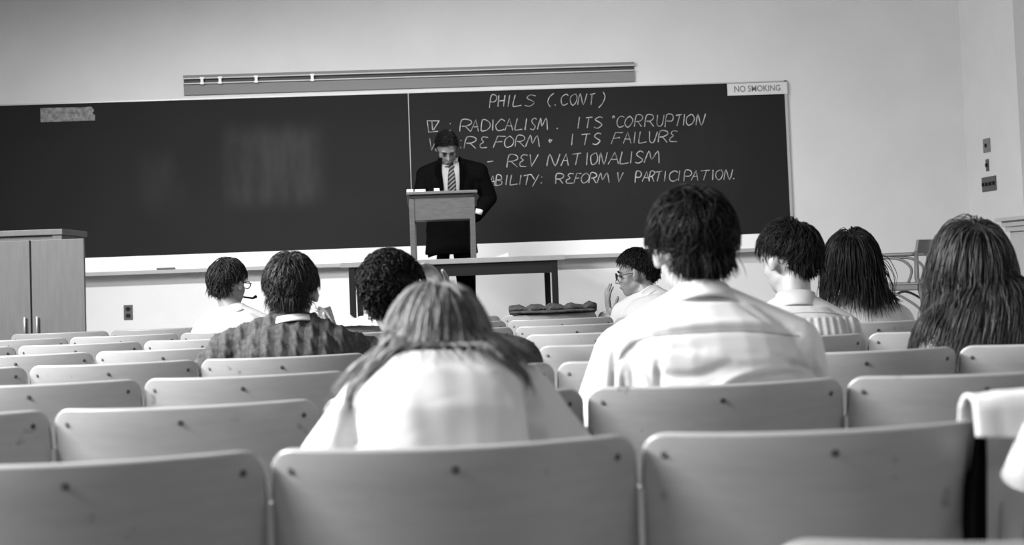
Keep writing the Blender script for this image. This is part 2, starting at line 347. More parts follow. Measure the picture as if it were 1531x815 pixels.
# ------------------------------------------------------------------ cabinet at left
xr_ = at(131, 400, 8.45).x; yf = 7.93; xf = at(92, 400, yf).x; xr_ = (xr_+xf)/2; xl_ = at(0, 400, yf).x-.15; ztp = at(95, 342, yf).z
cg = Grp('lectern_cabinet', ((xl_+xr_)/2, 8.15, 0), 'tall wooden cabinet standing at the left end of the stage', 'cabinet')
cg.add(box('body', (xl_, yf+.012, .08), (xr_-.008, 8.45, ztp-.035), M['cabinet'], bevel=.003))
cg.add(box('top', (xl_-.012, yf-.01, ztp-.034), (xr_+.006, 8.46, ztp), M['cabinet'], bevel=.004))
cg.add(box('corner_stile', (xr_-.055, yf, .08), (xr_, yf+.05, ztp-.036), M['cabinet'], bevel=.003))
cg.add(box('plinth', (xl_+.02, yf+.04, 0), (xr_-.03, 8.42, .078), M['oakdark']))
for k in range(2):
    x0 = xl_+.02+k*.31; d = cg.add(box('door', (x0, yf-.004, .12), (x0+.30, yf+.0115, ztp-.06), M['cabinet'], bevel=.003))
    h = tubeobj('handle', [(x0+.27 if k == 0 else x0+.03, yf-.02, .8), (x0+.27 if k == 0 else x0+.03, yf-.02, .92)], .006, M['frame']); h.parent = d
# ------------------------------------------------------------------ table
zT = at(700, 386, 8.88).z; x0 = at(509, 394, 8.88).x; x1 = at(845, 386, 8.88).x
tb = Grp('table', ((x0+x1)/2, 9.25, ZS), 'plain table with a pale top and black legs on the stage under the lectern', 'table')
tb.add(box('table_top', (x0, 8.88, zT-.034), (x1, 9.66, zT), M['tabletop'], bevel=.004))
bm = bmesh.new(); xa, xb = x0+.055, x1-.055
for (lo, hi) in [((xa, 8.90, 0), (xb, 8.93, 0)), ((xa, 9.60, 0), (xb, 9.63, 0)), ((xa, 8.93, 0), (xa+.03, 9.6, 0)), ((xb-.03, 8.93, 0), (xb, 9.6, 0))]:
    addbox(bm, (lo[0], lo[1], zT-.115), (hi[0], hi[1], zT-.0345))
tb.add(frombm('apron', bm, M['apron']))
for lx in (xa-.004, xb-.036):
    for ly in (8.893, 9.597):
        tb.add(box('leg', (lx, ly, ZS), (lx+.04, ly+.04, zT-.0345), M['black'], bevel=.002))
# papers on the table
for (px, lab) in [(748, 'small folded white paper on the table right of the lectern'), (641, 'small white paper under the lectern on the table')]:
    p = at(px, 386, 9.1); bm = bmesh.new()
    vs = [bm.verts.new(v) for v in [(p.x-.05, 9.05, zT+.001), (p.x+.05, 9.05, zT+.001), (p.x+.05, 9.15, zT+.001), (p.x-.05, 9.15, zT+.001), (p.x+.055, 9.06, zT+.03), (p.x+.055, 9.14, zT+.024)]]
    bm.faces.new(vs[:4]); bm.faces.new((vs[1], vs[4], vs[5], vs[2])); bm.faces.new((vs[0], vs[4], vs[1])) 
    bmesh.ops.solidify(bm, geom=bm.faces[:], thickness=.0015)
    tag(frombm('paper', bm, M['paper']), lab, 'paper')
# ------------------------------------------------------------------ lectern on the table
x0 = at(608, 300, 9.0).x; x1 = at(714, 300, 9.0).x; zL = at(660, 285, 9.0).z
lg = Grp('lectern', ((x0+x1)/2, 9.2, zT), 'small oak desk lectern on four legs standing on the table', 'lectern')
bx0, bx1 = x0+.015, x1-.02; zb2 = at(660, 328, 9.0).z
for lx in (bx0, bx1-.034):
    for ly in (9.0, 9.34):
        lg.add(box('leg', (lx, ly, zT+.001), (lx+.034, ly+.034, zL-.05-(ly-9.0)*.18), M['oak'], bevel=.002))
bm = bmesh.new(); addbox(bm, (bx0+.034, 9.008, zb2), (bx1-.034, 9.024, zL-.045)); 
lg.add(frombm('front_panel', bm, M['oak']))
for lx in (bx0+.006, bx1-.022):
    bm = bmesh.new(); addbox(bm, (lx, 9.034, zb2), (lx+.016, 9.34, zL-.05))
    for v in bm.verts:
        if v.co.z > zL-.1 and v.co.y > 9.2: v.co.z -= .06
    lg.add(frombm('side_panel', bm, M['oak']))
lg.add(box('bottom_shelf', (bx0+.022, 9.026, zb2), (bx1-.022, 9.338, zb2+.014), M['oak']))
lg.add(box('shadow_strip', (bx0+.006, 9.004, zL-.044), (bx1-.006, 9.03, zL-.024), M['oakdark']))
mt = Matrix.Translation((0, 8.98, zL-.01)) @ Matrix.Rotation(-.18, 4, 'X') 
lg.add(box('desk_top', (x0, 0, -.012), (x1, .42, .008), M['oak'], bevel=.003, mtx=mt))
lg.add(box('book_ledge', (x0, .405, .0085), (x1, .42, .025), M['oak'], bevel=.002, mtx=mt))
for i, (pa, pb, yy) in enumerate([(608, 618, .01), (620, 636, .02), (649, 657, .03)]):
    xa = at(pa, 285, 9.0).x; xb = at(pb, 285, 9.0).x
    th = .018 if i < 2 else .024
    tag(box('paper_stack', (xa, yy, .009), (xb, yy+.2, .009+th), M['paper'], mtx=mt), ['narrow stack of white papers on the left edge of the lectern', 'wider stack of white papers on the lectern, second from its left edge', 'small white paper pad on the lectern beside the speaker\'s cuff'][i], 'paper')

# ------------------------------------------------------------------ bentwood chair on the stage
def bent_chair():
    P = at(1369, 380, 9.3); zseat = at(1369, 425, 9.3).z
    fwd = Vector((-.86, .5, 0)).normalized(); per = Vector((.5, .86, 0)).normalized()
    o0 = Vector((P.x, 9.3, 0))
    g = Grp('armchair', (o0.x, o0.y, ZS), 'bentwood armchair standing on the stage behind the long-haired women, right', 'chair')
    def p(f_, s_, z): return o0 + fwd*f_ + per*s_ + Vector((0,0,z))
    wS = .44; zr = at(1385, 358, 9.3).z; zr0 = at(1385, 379, 9.3).z; za = at(1340, 381, 9.3).z
    bm = bmesh.new()
    N = 10; 
    grid = []
    for i in range(N+1):
        u = i/N; bow = -.05*math.sin(u*math.pi)
        for (df, z) in ((0, zr0), (-.02, zr), (.018-.02, zr), (.018, zr0)): grid.append(bm.verts.new(p(bow+df-.01, -.01+u*(wS+.02), z)))
    for i in range(N):
        for k in range(4): bm.faces.new((grid[i*4+k], grid[i*4+(k+1)%4], grid[i*4+4+(k+1)%4], grid[i*4+4+k]))
    bm.faces.new(grid[:4][::-1]); bm.faces.new(grid[-4:])
    g.add(frombm('top_rail', bm, M['bentwood'], bevel=0, smooth=False))
    for s_ in (0, wS):
        g.add(tubeobj('back_leg', [p(-.09, s_, ZS), p(-.03, s_, zseat-.1), p(.0, s_, zseat+.04), p(-.005, s_, zr0+.02)], [.014,.017,.017,.014], M['bentwood']))
        g.add(tubeobj('front_leg', [p(.42, s_, ZS), p(.4, s_, zseat-.02)], [.013,.018], M['bentwood']))
        g.add(tubeobj('arm_rail', smoothpath([p(.01, s_, za), p(.2, s_, za), p(.40, s_, za-.005), p(.47, s_, za-.02)]), .014, M['bentwood']))
        g.add(tubeobj('arm_support', smoothpath([p(.30, s_, za-.016), p(.12, s_, za-.03), p(.035, s_, za-.10), p(.06, s_, zseat+.01)]), .010, M['bentwood']))
        g.add(tubeobj('arm_post', [p(.41, s_, za-.012), p(.36, s_, zseat+.01)], .010, M['bentwood']))
        g.add(tubeobj('leg_brace', smoothpath([p(-.05, s_, ZS+.22), p(.04, s_, zseat-.13), p(.18, s_, zseat-.06), p(.3, s_, zseat-.13), p(.4, s_, ZS+.2)]), .009, M['bentwood']))
    bm = bmesh.new(); M4 = Matrix(((fwd.x, per.x, 0, o0.x), (fwd.y, per.y, 0, o0.y), (0, 0, 1, 0), (0,0,0,1)))
    addbox(bm, (0, -.03, zseat-.035), (.46, wS+.03, zseat), M4); g.add(frombm('seat', bm, M['bentwood'], bevel=.008))
bent_chair()

# ------------------------------------------------------------------ auditorium seats
SX, X0, YA, DR = .53, -.2701, 1.9547, .7821
ROWS = 'ZABCDEFGH'
def rowY(r): return YA + (ROWS.index(r)-1)*DR
HB, ZB = .842, .45
def back_mesh():
    w2 = .257; r = .032; us = []
    for i in range(7): a = i/6*math.pi/2; us.append(-w2 + r*(1-math.sin(math.pi/2-a))*1)
    us = sorted(set([round(-w2 + r*(1-math.cos(i/6*math.pi/2)), 5) for i in range(7)]))
    mid = [(-w2+r) + (2*(w2-r))*i/16 for i in range(1, 16)]
    us = us + mid + [-u for u in us[::-1]]
    nv = 8; bm = bmesh.new()
    def surf(u, v, off):
        d = max(0, abs(u)-(w2-r)); cut = r-math.sqrt(max(0, r*r-d*d))
        z1 = HB-cut; z0 = ZB+cut
        z = z0+(z1-z0)*v; sag = -.07*(1-(u/w2)**2); til = -(z-HB)*.2
        nx = -2*.07*u/w2**2; n = Vector((nx, 1, .2)).normalized()   # forward normal
        return Vector((u, sag+til, z)) - n*off
    A = [[bm.verts.new(surf(u, j/nv, 0)) for j in range(nv+1)] for u in us]
    B = [[bm.verts.new(surf(u, j/nv, .013)) for j in range(nv+1)] for u in us]
    n = len(us)
    for i in range(n-1):
        for j in range(nv):
            bm.faces.new((A[i][j], A[i+1][j], A[i+1][j+1], A[i][j+1])); bm.faces.new((B[i][j+1], B[i+1][j+1], B[i+1][j], B[i][j]))
        bm.faces.new((A[i][nv], A[i+1][nv], B[i+1][nv], B[i][nv])); bm.faces.new((B[i][0], B[i+1][0], A[i+1][0], A[i][0]))
    for i in (0, n-1):
        for j in range(nv): bm.faces.new((A[i][j], A[i][j+1], B[i][j+1], B[i][j]))
    bmesh.ops.recalc_face_normals(bm, faces=bm.faces[:])
    eds = [e for e in bm.edges if len(e.link_faces) == 2 and e.calc_face_angle() > 1.0]
    bmesh.ops.bevel(bm, geom=eds, offset=.005, segments=3, affect='EDGES', profile=.5)
    me = bpy.data.meshes.new('backrest'); bm.to_mesh(me); bm.free(); me.materials.append(M['seat'])
    me.polygons.foreach_set('use_smooth', [True]*len(me.polygons)); return me
def seat_mesh():
    bm = bmesh.new(); nx, ny = 10, 8; A = []; B = []
    for i in range(nx+1):
        ra = []; rb = []
        for j in range(ny+1):
            u = -.235+.47*i/nx; v = .06+.40*j/ny; z = .44-.018*math.sin(math.pi*i/nx)*math.sin(math.pi*min(1, j/ny+.1)) - (.02 if j == ny else 0)
            ra.append(bm.verts.new((u, v, z))); rb.append(bm.verts.new((u, v, z-.014)))
        A.append(ra); B.append(rb)
    for i in range(nx):
        for j in range(ny):
            bm.faces.new((A[i][j], A[i+1][j], A[i+1][j+1], A[i][j+1])); bm.faces.new((B[i][j+1], B[i+1][j+1], B[i+1][j], B[i][j]))
    for i in range(nx):
        bm.faces.new((B[i][0], B[i+1][0], A[i+1][0], A[i][0])); bm.faces.new((A[i][ny], A[i+1][ny], B[i+1][ny], B[i][ny]))
    for j in range(ny):
        bm.faces.new((A[0][j], A[0][j+1], B[0][j+1], B[0][j])); bm.faces.new((B[nx][j], B[nx][j+1], A[nx][j+1], A[nx][j]))
    bmesh.ops.recalc_face_normals(bm, faces=bm.faces[:])
    me = bpy.data.meshes.new('seat'); bm.to_mesh(me); bm.free(); me.materials.append(M['seat']); return me
def stand_mesh():
    bm = bmesh.new()
    addbox(bm, (-.0045, .035, .02), (.0045, .075, .76)); addbox(bm, (-.006, .02, .36), (.006, .34, .40)); addbox(bm, (-.02, -.05, .001), (.02, .3, .02))
    addbox(bm, (-.007, .2, .02), (.007, .24, .36))
    for v in bm.verts:
        if v.co.z > .7: v.co.y -= .04
    bmesh.ops.bevel(bm, geom=bm.edges[:], offset=.0015, segments=1, affect='EDGES')
    me = bpy.data.meshes.new('stand'); bm.to_mesh(me); bm.free(); me.materials.append(M['iron']); return me
def bolt_mesh():
    bm = bmesh.new(); bmesh.ops.create_cone(bm, cap_ends=True, segments=10, radius1=.0062, radius2=.004, depth=.004)
    bmesh.ops.rotate(bm, verts=bm.verts[:], matrix=Matrix.Rotation(math.pi/2, 3, 'X'))
    me = bpy.data.meshes.new('bolt'); bm.to_mesh(me); bm.free(); me.materials.append(M['bolt']); return me
MB_, MS_, MT_, MO_ = back_mesh(), seat_mesh(), stand_mesh(), bolt_mesh()
ORD = ['nearest','second','third','fourth','fifth','sixth','seventh','eighth','ninth']
CNT = ['first','second','third','fourth','fifth','sixth','seventh','eighth']
SPAN = dict(Z=(-1,1), A=(-1,2), B=(-2,2), C=(-2,3), D=(-3,3), E=(-3,3), F=(-4,3), G=(-4,3), H=(-4,3))
OCC = {('A',0): 'behind the girl in white', ('B',1): 'behind the man in creased white shirt', ('D',-1): 'behind the man in cable-knit sweater',
       ('G',-2): 'behind the boy with glasses', ('C',0): 'behind the curly-haired man', ('G',2): 'behind the man seen in profile', ('D',2): 'behind the man in pale collared shirt',
       ('E',3): 'under the woman with shoulder-length hair', ('C',3): 'behind the woman in dark vest'}
HIDE = {('Z',-1), ('Z',0), ('D',0), ('E',-1), ('E',0), ('E',2), ('F',2), ('F',3), ('G',3), ('H',-2), ('H',-1), ('H',3)}   # nothing of these shows
for r in ROWS:
    a_, b_ = SPAN[r]; n = 0
    for k in range(a_, b_+1):
        if (r, k) in HIDE: continue
        n += 1
        cx = X0 + SX*(k+.5)
        where = OCC.get((r, k))
        lab = 'curved plywood seat, %s row from the camera, ' % ORD[ROWS.index(r)]
        lab += where if where else '%s from the left' % CNT[n-1]
        e = thing('auditorium_seat', (cx, rowY(r), 0), lab, 'seat', 'plywood auditorium seats')
        for nm, me, loc in [('backrest', MB_, (0,0,0)), ('seat', MS_, (0,0,0)), ('stand', MT_, (-SX/2, 0, 0))]:
            o = bpy.data.objects.new(nm, me); C.objects.link(o); o.parent = e; o.location = loc
        if k == b_:
            o = bpy.data.objects.new('stand', MT_); C.objects.link(o); o.parent = e; o.location = (SX/2, 0, 0)
        for u in (-.232, 0, .232):
            o = bpy.data.objects.new('bolt', MO_); C.objects.link(o); o.parent = e
            z = HB-.032; o.location = (u, -.07*(1-(u/.257)**2)+.0064-.0145, z); o.rotation_euler = (-.2, 0, math.atan(2*.07*u/.257**2))

# ================================================================== people
def V(*a): return Vector(a)
def prim_cap(bm, p0, r0, p1, r1, seg=14):
    p0 = Vector(p0); p1 = Vector(p1); d = p1-p0; L = d.length
    if L < 1e-5: d = V(0,0,1); L = 1e-5
    d = d/L; a = d.orthogonal().normalized(); b = d.cross(a); rings = []
    prof = []
    for i in range(1, 5): t = -math.pi/2+i*math.pi/8; prof.append((math.sin(t)*r0, math.cos(t)*r0))
    for i in range(0, 4): t = i*math.pi/8; prof.append((L+math.sin(t)*r1, math.cos(t)*r1))
    v0 = bm.verts.new(p0-d*r0); v1 = bm.verts.new(p1+d*r1)
    for (h, rr) in prof: rings.append([bm.verts.new(p0+d*h+(a*math.cos(k*2*math.pi/seg)+b*math.sin(k*2*math.pi/seg))*rr) for k in range(seg)])
    for i in range(len(rings)-1):
        for k in range(seg): bm.faces.new((rings[i][k], rings[i][(k+1)%seg], rings[i+1][(k+1)%seg], rings[i+1][k]))
    for k in range(seg):
        bm.faces.new((rings[0][(k+1)%seg], rings[0][k], v0)); bm.faces.new((rings[-1][k], rings[-1][(k+1)%seg], v1))
def prim_ell(bm, mtx):
    bmesh.ops.create_uvsphere(bm, u_segments=24, v_segments=16, radius=1, matrix=mtx)
def ellm(c, r, R=None):
    m = Matrix.Translation(c) @ (R.to_4x4() if R is not None else Matrix.Identity(4)) @ Matrix.Diagonal((r[0], r[1], r[2], 1)); return m
def prim_loft(bm, rings, seg=24):
    """rings: (center, xaxis, yaxis, a, b)"""
    R = []
    for (c, xa, ya, a, b) in rings:
        R.append([bm.verts.new(Vector(c)+xa*math.copysign(abs(math.cos(t))**.85, math.cos(t))*a+ya*math.copysign(abs(math.sin(t))**.85, math.sin(t))*b) for t in [k*2*math.pi/seg for k in range(seg)]])
    for i in range(len(R)-1):
        for k in range(seg): bm.faces.new((R[i][k], R[i][(k+1)%seg], R[i+1][(k+1)%seg], R[i+1][k]))
    bm.faces.new(R[0][::-1]); bm.faces.new(R[-1])
def remesh(bm, voxel, it=6):
    bmesh.ops.recalc_face_normals(bm, faces=bm.faces[:])
    me = bpy.data.meshes.new('tmp'); bm.to_mesh(me); bm.free()
    o = bpy.data.objects.new('tmp', me); C.objects.link(o)
    md = o.modifiers.new('r', 'REMESH'); md.mode = 'VOXEL'; md.voxel_size = voxel
    if it: sm = o.modifiers.new('s', 'SMOOTH'); sm.factor = .5; sm.iterations = it
    bpy.context.view_layer.update()
    out = bpy.data.meshes.new_from_object(o.evaluated_get(bpy.context.evaluated_depsgraph_get()))
    bpy.data.objects.remove(o); bpy.data.meshes.remove(me)
    return out
def arr(me):
    a = np.empty(len(me.vertices)*3); me.vertices.foreach_get('co', a); return a.reshape(-1, 3)
def nrm(me):
    a = np.empty(len(me.vertices)*3); me.vertices.foreach_get('normal', a); return a.reshape(-1, 3)
def setarr(me, a): me.vertices.foreach_set('co', a.ravel()); me.update()
def fin(name, me, m, smooth=True):
    me.materials.clear(); me.name = name
    return link(name, me, m, None, smooth)

def head_frame(c, yaw=0, pitch=0, roll=0):
    """local: +Y is the way the face looks, Z up; yaw>0 turns left, pitch>0 bows"""
    R = Euler((0, 0, math.radians(yaw))).to_matrix() @ Euler((-math.radians(pitch), 0, 0)).to_matrix() @ Euler((0, math.radians(roll), 0)).to_matrix()
    return Matrix.Translation(c) @ R.to_4x4()
CR = (.074, .096, .092); CC = V(0, -.012, .02)
def head_prims(bm, Hm, ear=1.0):
    def E(c, r, rot=None): prim_ell(bm, Hm @ ellm(V(*c), r, rot))
    E(CC, CR)
    E((0, .03, -.045), (.056, .058, .072)); E((0, .052, -.088), (.03, .028, .024))
    for s in (-1, 1):
        E((s*.034, .046, -.03), (.026, .028, .034)); E((s*.038, .012, -.058), (.02, .04, .03))
        rot = Euler((.15, 0, s*-.45)).to_matrix()
        E((s*(.074+.008*ear), -.004, -.012), (.007, .018*ear, .031*ear), rot); E((s*.075, .004, -.018), (.008, .012*ear, .022*ear))
    E((0, .074, .018), (.05, .014, .013))
    prim_cap(bm, Hm @ V(0, .082, .005), .008, Hm @ V(0, .105, -.032), .0115, 10)
    for s in (-1, 1): prim_cap(bm, Hm @ V(s*.008, .095, -.034), .008, Hm @ V(s*.01, .092, -.036), .008, 8)
    E((0, .086, -.06), (.021, .008, .0055)); E((0, .084, -.068), (.018, .008, .006))
def face_parts(g, body, Hm, glasses=False):
    for s in (-1, 1):
        bm = bmesh.new(); prim_ell(bm, Hm @ ellm(V(s*.031, .079, -.004), (.012, .008, .006)))
        g.add(frombm('eye', bm, M['eye'], smooth=True))
        g.add(tubeobj('eyebrow', [Hm @ V(s*.014, .09, .018), Hm @ V(s*.032, .089, .024), Hm @ V(s*.05, .078, .018)], [.003, .004, .002], M['hairdark'], seg=6))
    g.add(tubeobj('mouth', [Hm @ V(-.02, .092, -.064), Hm @ V(0, .0955, -.063), Hm @ V(.02, .092, -.064)], .0022, M['lip'], seg=6))
    if glasses: make_glasses(g, Hm)
def make_glasses(g, Hm):
    bm = bmesh.new()
    for s in (-1, 1):
        c = V(s*.032, .104, -.004)
        tube(bm, [Hm @ (c+V(math.cos(t)*.024, -abs(math.cos(t))*.003, math.sin(t)*.018)) for t in [i*2*math.pi/20 for i in range(21)]], .0022, 6)
        tube(bm, [Hm @ V(s*.056, .1, .0), Hm @ V(s*.079, .08, .002), Hm @ V(s*.083, .0, .004), Hm @ V(s*.082, -.012, -.014)], .0025, 6)
    tube(bm, [Hm @ V(-.009, .106, 0), Hm @ V(.009, .106, 0)], .002, 6)
    g.add(frombm('glasses', bm, M['glasses'], smooth=True))
def hand_prims(bm, wrist, d, n, side=1, curl=.5, spread=.12, sc=1.0):
    """d: wrist to knuckles, n: palm normal (towards which fingers curl), side: +1 thumb towards d x n"""
    d = Vector(d).normalized(); n = Vector(n); n = (n-d*n.dot(d)).normalized(); s = d.cross(n)*side; w0 = Vector(wrist)
    for k in (-1.2, -.4, .4, 1.2): prim_cap(bm, w0+s*k*.009*sc+d*.01*sc, .013*sc, w0+d*.085*sc+s*k*.018*sc, .0115*sc, 10)
    for i, (L, k) in enumerate([(.074, 1.35), (.084, .45), (.078, -.45), (.062, -1.35)]):
        p = w0+d*.088*sc+s*k*.019*sc; dd = (d+s*k*spread).normalized(); r = .0088*sc; a = curl*.5
        for seg in (.45, .31, .24):
            dd2 = (dd*math.cos(a)+n*math.sin(a)).normalized(); q = p+dd2*L*seg*sc; prim_cap(bm, p, r, q, r*.9, 10); p = q; r *= .9; dd = dd2; a = curl*.7
    p = w0+d*.025*sc+s*.028*sc+n*.005*sc; dd = (d*.7+s*.75+n*.25).normalized()
    for seg, r in ((.042, .0125), (.034, .0105), (.026, .009)):
        q = p+dd*seg*sc; prim_cap(bm, p, r*sc, q, r*.92*sc, 10); p = q; dd = (dd+d*.35+n*curl*.3).normalized()

def person(spec):
    s = spec; Y = s['Y']; g = Grp('person', s['base'], s['label'], 'person')
    hip = s['hip']; nk = s['neck']; sh = s['sh']; el = s['el']; wr = s['wr']; Hm = s['H']; hc = Hm.translation
    right = (sh[1]-sh[0]); right.z *= .3; right.normalize()
    up = (nk-hip).normalized()
    tw = s.get('tw', 1.0)
    def spine(t):
        mid = hip.lerp(nk, .45) + V(0, s.get('bow', -.02), .02)
        return hip*(1-t)**2 + mid*2*t*(1-t) + nk*t*t
    def torso(bm, add, t0=0.0, t1=1.0):
        prof = [(-.08,.14,.1),(0,.168,.118),(.15,.158,.112),(.35,.148,.105),(.55,.155,.11),(.72,.165,.115),(.85,.15,.10),(.95,.10,.075),(1.0,.06,.06)]
        rings = []
        for (t, a, b) in prof:
            if t < t0-.01 or t > t1+.01: continue
            c = spine(max(t, 0)) + (V(0,0,-.05) if t < 0 else V(0,0,0))
            tn = (spine(min(1, max(t,0)+.05))-spine(max(0, t-.05))).normalized()
            ya = tn.cross(right).normalized(); xa = ya.cross(tn).normalized()
            rings.append((c, xa, ya, a*tw+add, b*s.get('td', 1)+add))
        prim_loft(bm, rings)
        c0 = spine(.78)
        for i in (0, 1):
            prim_cap(bm, nk+V(0,0,-.005), .052+add, sh[i], .058*s.get('sr', 1)+add)
            prim_cap(bm, spine(.8), .085*tw+add, sh[i]+V(0,0,-.03), .055*s.get('sr', 1)+add)
            prim_cap(bm, spine(.6), .09*tw+add, sh[i]+V(0,0,-.08)+(spine(.6)-sh[i])*.25, .05+add)
    # ---- body (skin), one continuous surface
    bm = bmesh.new()
    torso(bm, -.012)
    for i in (0, 1):
        prim_cap(bm, sh[i], .045, el[i], .037); prim_cap(bm, el[i], .036, wr[i], .025)
        hd = s['hand'][i]; hand_prims(bm, wr[i], hd[0], hd[1], hd[2], hd[3], hd[4], s.get('hs', .95))
        k = s['knee'][i]; an = s['ankle'][i]; hj = hip + right*(.09 if i else -.09)
        prim_cap(bm, hj, .075, k, .052); prim_cap(bm, k, .05, an, .033)
        fd = s['foot']; prim_cap(bm, an+V(0,0,-.03), .032, an+fd*.15+V(0,0,-.045), .026)
    prim_cap(bm, nk+V(0,0,-.02), .056, Hm @ V(0, -.02, -.055), .05)
    prim_cap(bm, nk+V(0,0,-.02), .05, Hm @ V(0, .01, -.06), .045)
    head_prims(bm, Hm, s.get('ear', 1.0))
    me = remesh(bm, s.get('vox', .006), 5); body = g.add(fin('body', me, s.get('skin', M['skin'])))
    # ---- trousers and shoes
    bm = bmesh.new()
    prim_ell(bm, ellm(hip+V(0,0,-.02), (.18*tw, .14, .12)))
    if s.get('stand'): prim_loft(bm, [(hip+V(0,0,-.1), V(1,0,0), V(0,1,0), .165, .12), (hip+V(0,0,.12), V(1,0,0), V(0,1,0), .15, .11)])
    for i in (0, 1):
        k = s['knee'][i]; an = s['ankle'][i]; hj = hip + right*(.09 if i else -.09)
        prim_cap(bm, hj, .09, k, .068); prim_cap(bm, k, .067, an+V(0,0,.02), .055)
    g.add(fin('trousers', remesh(bm, .012, 4), s.get('trs', M['trousers'])))
    for i in (0, 1):
        bm = bmesh.new(); an = s['ankle'][i]; fd = s['foot']
        z0 = s.get('fz', 0)
        a = an.copy(); a.z = z0+.045; prim_cap(bm, a-fd*.03, .044, a+fd*.16+V(0,0,-.008), .037)
        me = remesh(bm, .01, 2); c = arr(me); c[:, 2] = np.maximum(c[:, 2], z0+.003); setarr(me, c); g.add(fin('shoe', me, M['shoe']))
    # ---- shirt
    def cloth(name, add, m, sleeve=1.0, vox=.007, post=None, t0=0.0, t1=.97, skirt=0, it=5, slv=(.056, .05, .04)):
        bm = bmesh.new(); torso(bm, add, t0, t1)
        for i in (0, 1):
            if sleeve > 0:
                prim_cap(bm, sh[i], slv[0]+add, el[i].lerp(sh[i], max(0, 1-sleeve*2)) if sleeve < .5 else el[i], slv[1]+add)
            if sleeve > .5:
                e = el[i].lerp(wr[i], (sleeve-.5)*2*.95); prim_cap(bm, el[i], slv[1]+add, e, slv[2]+add)
        if skirt: prim_loft(bm, [(hip+V(0,0,-skirt), V(1,0,0), V(0,1,0), .195*tw, .145), (hip+V(0,0,-skirt/2), V(1,0,0), V(0,1,0), .185*tw, .14), (hip+V(0,0,.08), V(1,0,0), V(0,1,0), .17*tw, .125)])
        me = remesh(bm, vox, it)
        if post: post(me)
        return g.add(fin(name, me, m))
    s['g'] = g; s['body'] = body; s['spine'] = spine; s['cloth'] = cloth; s['right'] = right
    return s

def bvh_of(o):
    me = o.data; c = arr(me); off = o.parent.location if False else Vector((0,0,0))
    return BVHTree.FromPolygons([tuple(v) for v in c], [tuple(p.vertices) for p in me.polygons])
def surf_pt(bvh, px, py, Y0, off):
    """first point of the garment seen along the line from the camera through a photo position, lifted by off"""
    p = at(px, py, Y0); d = (p-CAM).normalized()
    h = bvh.ray_cast(CAM, d)
    if h[0] is None: return None
    return h[0]+h[1]*off
def seamline(g, parent, bvh, pts, rad, m, name='seam', off=.001, n=8):
    sp = smoothpath([V(x, y, 0) for x, y in pts], n); out = []
    for q in sp:
        r = surf_pt(bvh, q.x, q.y, 3, off)
        if r is not None: out.append(r)
    if len(out) > 2:
        o = tubeobj(name, out, rad, m, seg=6); g.add(o)
        return o
def folds(me, bvh, lst):
    """lst: (points in photo px, width m, amplitude m) -> creases pressed into or raised from the cloth"""
    c = arr(me); n = nrm(me); d = np.zeros(len(c))
    for pts, wd, amp in lst:
        P = [surf_pt(bvh, x, y, 3, 0) for x, y in [(q.x, q.y) for q in smoothpath([V(x, y, 0) for x, y in pts], 6)]]
        P = np.array([list(p) for p in P if p is not None])
        if len(P) < 2: continue
        best = np.full(len(c), 1e9); tt = np.zeros(len(c))
        for i in range(len(P)-1):
            a = P[i]; ab = P[i+1]-a; t = np.clip(((c-a)@ab)/(ab@ab+1e-12), 0, 1); dist = np.linalg.norm(c-(a+t[:, None]*ab), axis=1)
            k = dist < best; best[k] = dist[k]; tt[k] = ((i+t)/(len(P)-1))[k]
        d += amp*np.exp(-(best/wd)**2)*np.sin(np.clip(tt, .06, .94)*math.pi)**.6
    setarr(me, c+n*d[:, None])

# ---- hair
def strands(P, rad, name, m, extra=None):
    """P: (n_strands, n_steps, 3) -> tapered three sided strands as one mesh"""
    n, k, _ = P.shape
    T = np.gradient(P, axis=1); T /= np.linalg.norm(T, axis=2, keepdims=True)+1e-9
    ref = rng.normal(size=(n, 1, 3)); A = np.cross(T, ref); A /= np.linalg.norm(A, axis=2, keepdims=True)+1e-9; B = np.cross(T, A)
    tap = np.interp(np.linspace(0, 1, k), [0, .15, .7, 1], [.7, 1, .85, .12])
    r = (rad*rng.uniform(.6, 1.3, (n, 1)))*tap[None]
    ring = []
    for j in range(3):
        a = j*2*math.pi/3; ring.append(P+(A*math.cos(a)+B*math.sin(a))*r[:, :, None])
    Vt = np.stack(ring, 2).reshape(-1, 3)
    i0 = (np.arange(n)[:, None, None]*k+np.arange(k-1)[None, :, None])*3+np.arange(3)[None, None]
    i1 = (np.arange(n)[:, None, None]*k+np.arange(k-1)[None, :, None])*3+(np.arange(3)[None, None]+1)%3
    Q = np.stack([i0, i1, i1+3, i0+3], -1).reshape(-1, 4)
    vs = Vt; qs = Q
    ev, ef = extra if extra else (np.zeros((0, 3)), np.zeros((0, 4), int))
    off = len(vs); vs = np.vstack([vs, ev]); qs = np.vstack([qs, ef+off])
    me = bpy.data.meshes.new(name); me.vertices.add(len(vs)); me.vertices.foreach_set('co', vs.ravel())
    me.loops.add(len(qs)*4); me.loops.foreach_set('vertex_index', qs.ravel().astype(np.int32))
    me.polygons.add(len(qs)); me.polygons.foreach_set('loop_start', np.arange(len(qs), dtype=np.int32)*4)
    me.update(calc_edges=True); me.validate()
    return link(name, me, m, None, True)
def mmul(Mx, p): a = np.array(Mx); return p@a[:3, :3].T+a[:3, 3]
def scalp_mask(d, cut=-.7, front=.12, ears=True):
    x, y, z = d[:, 0], d[:, 1], d[:, 2]; ax = np.abs(x)
    nape = cut-.22*np.clip(1-ax/.6, 0, 1)+.25*np.clip((ax-.6)/.3, 0, 1)
    ok = np.where(y > .05, z > front+.62*y, z > nape)
    if not ears: return ok | ((y <= .3) & (ax > .6) & (z > -.55))
    ear = (y > -.38) & (y <= .05) & (ax > .72) & (z < -.1)
    return ok & ~ear
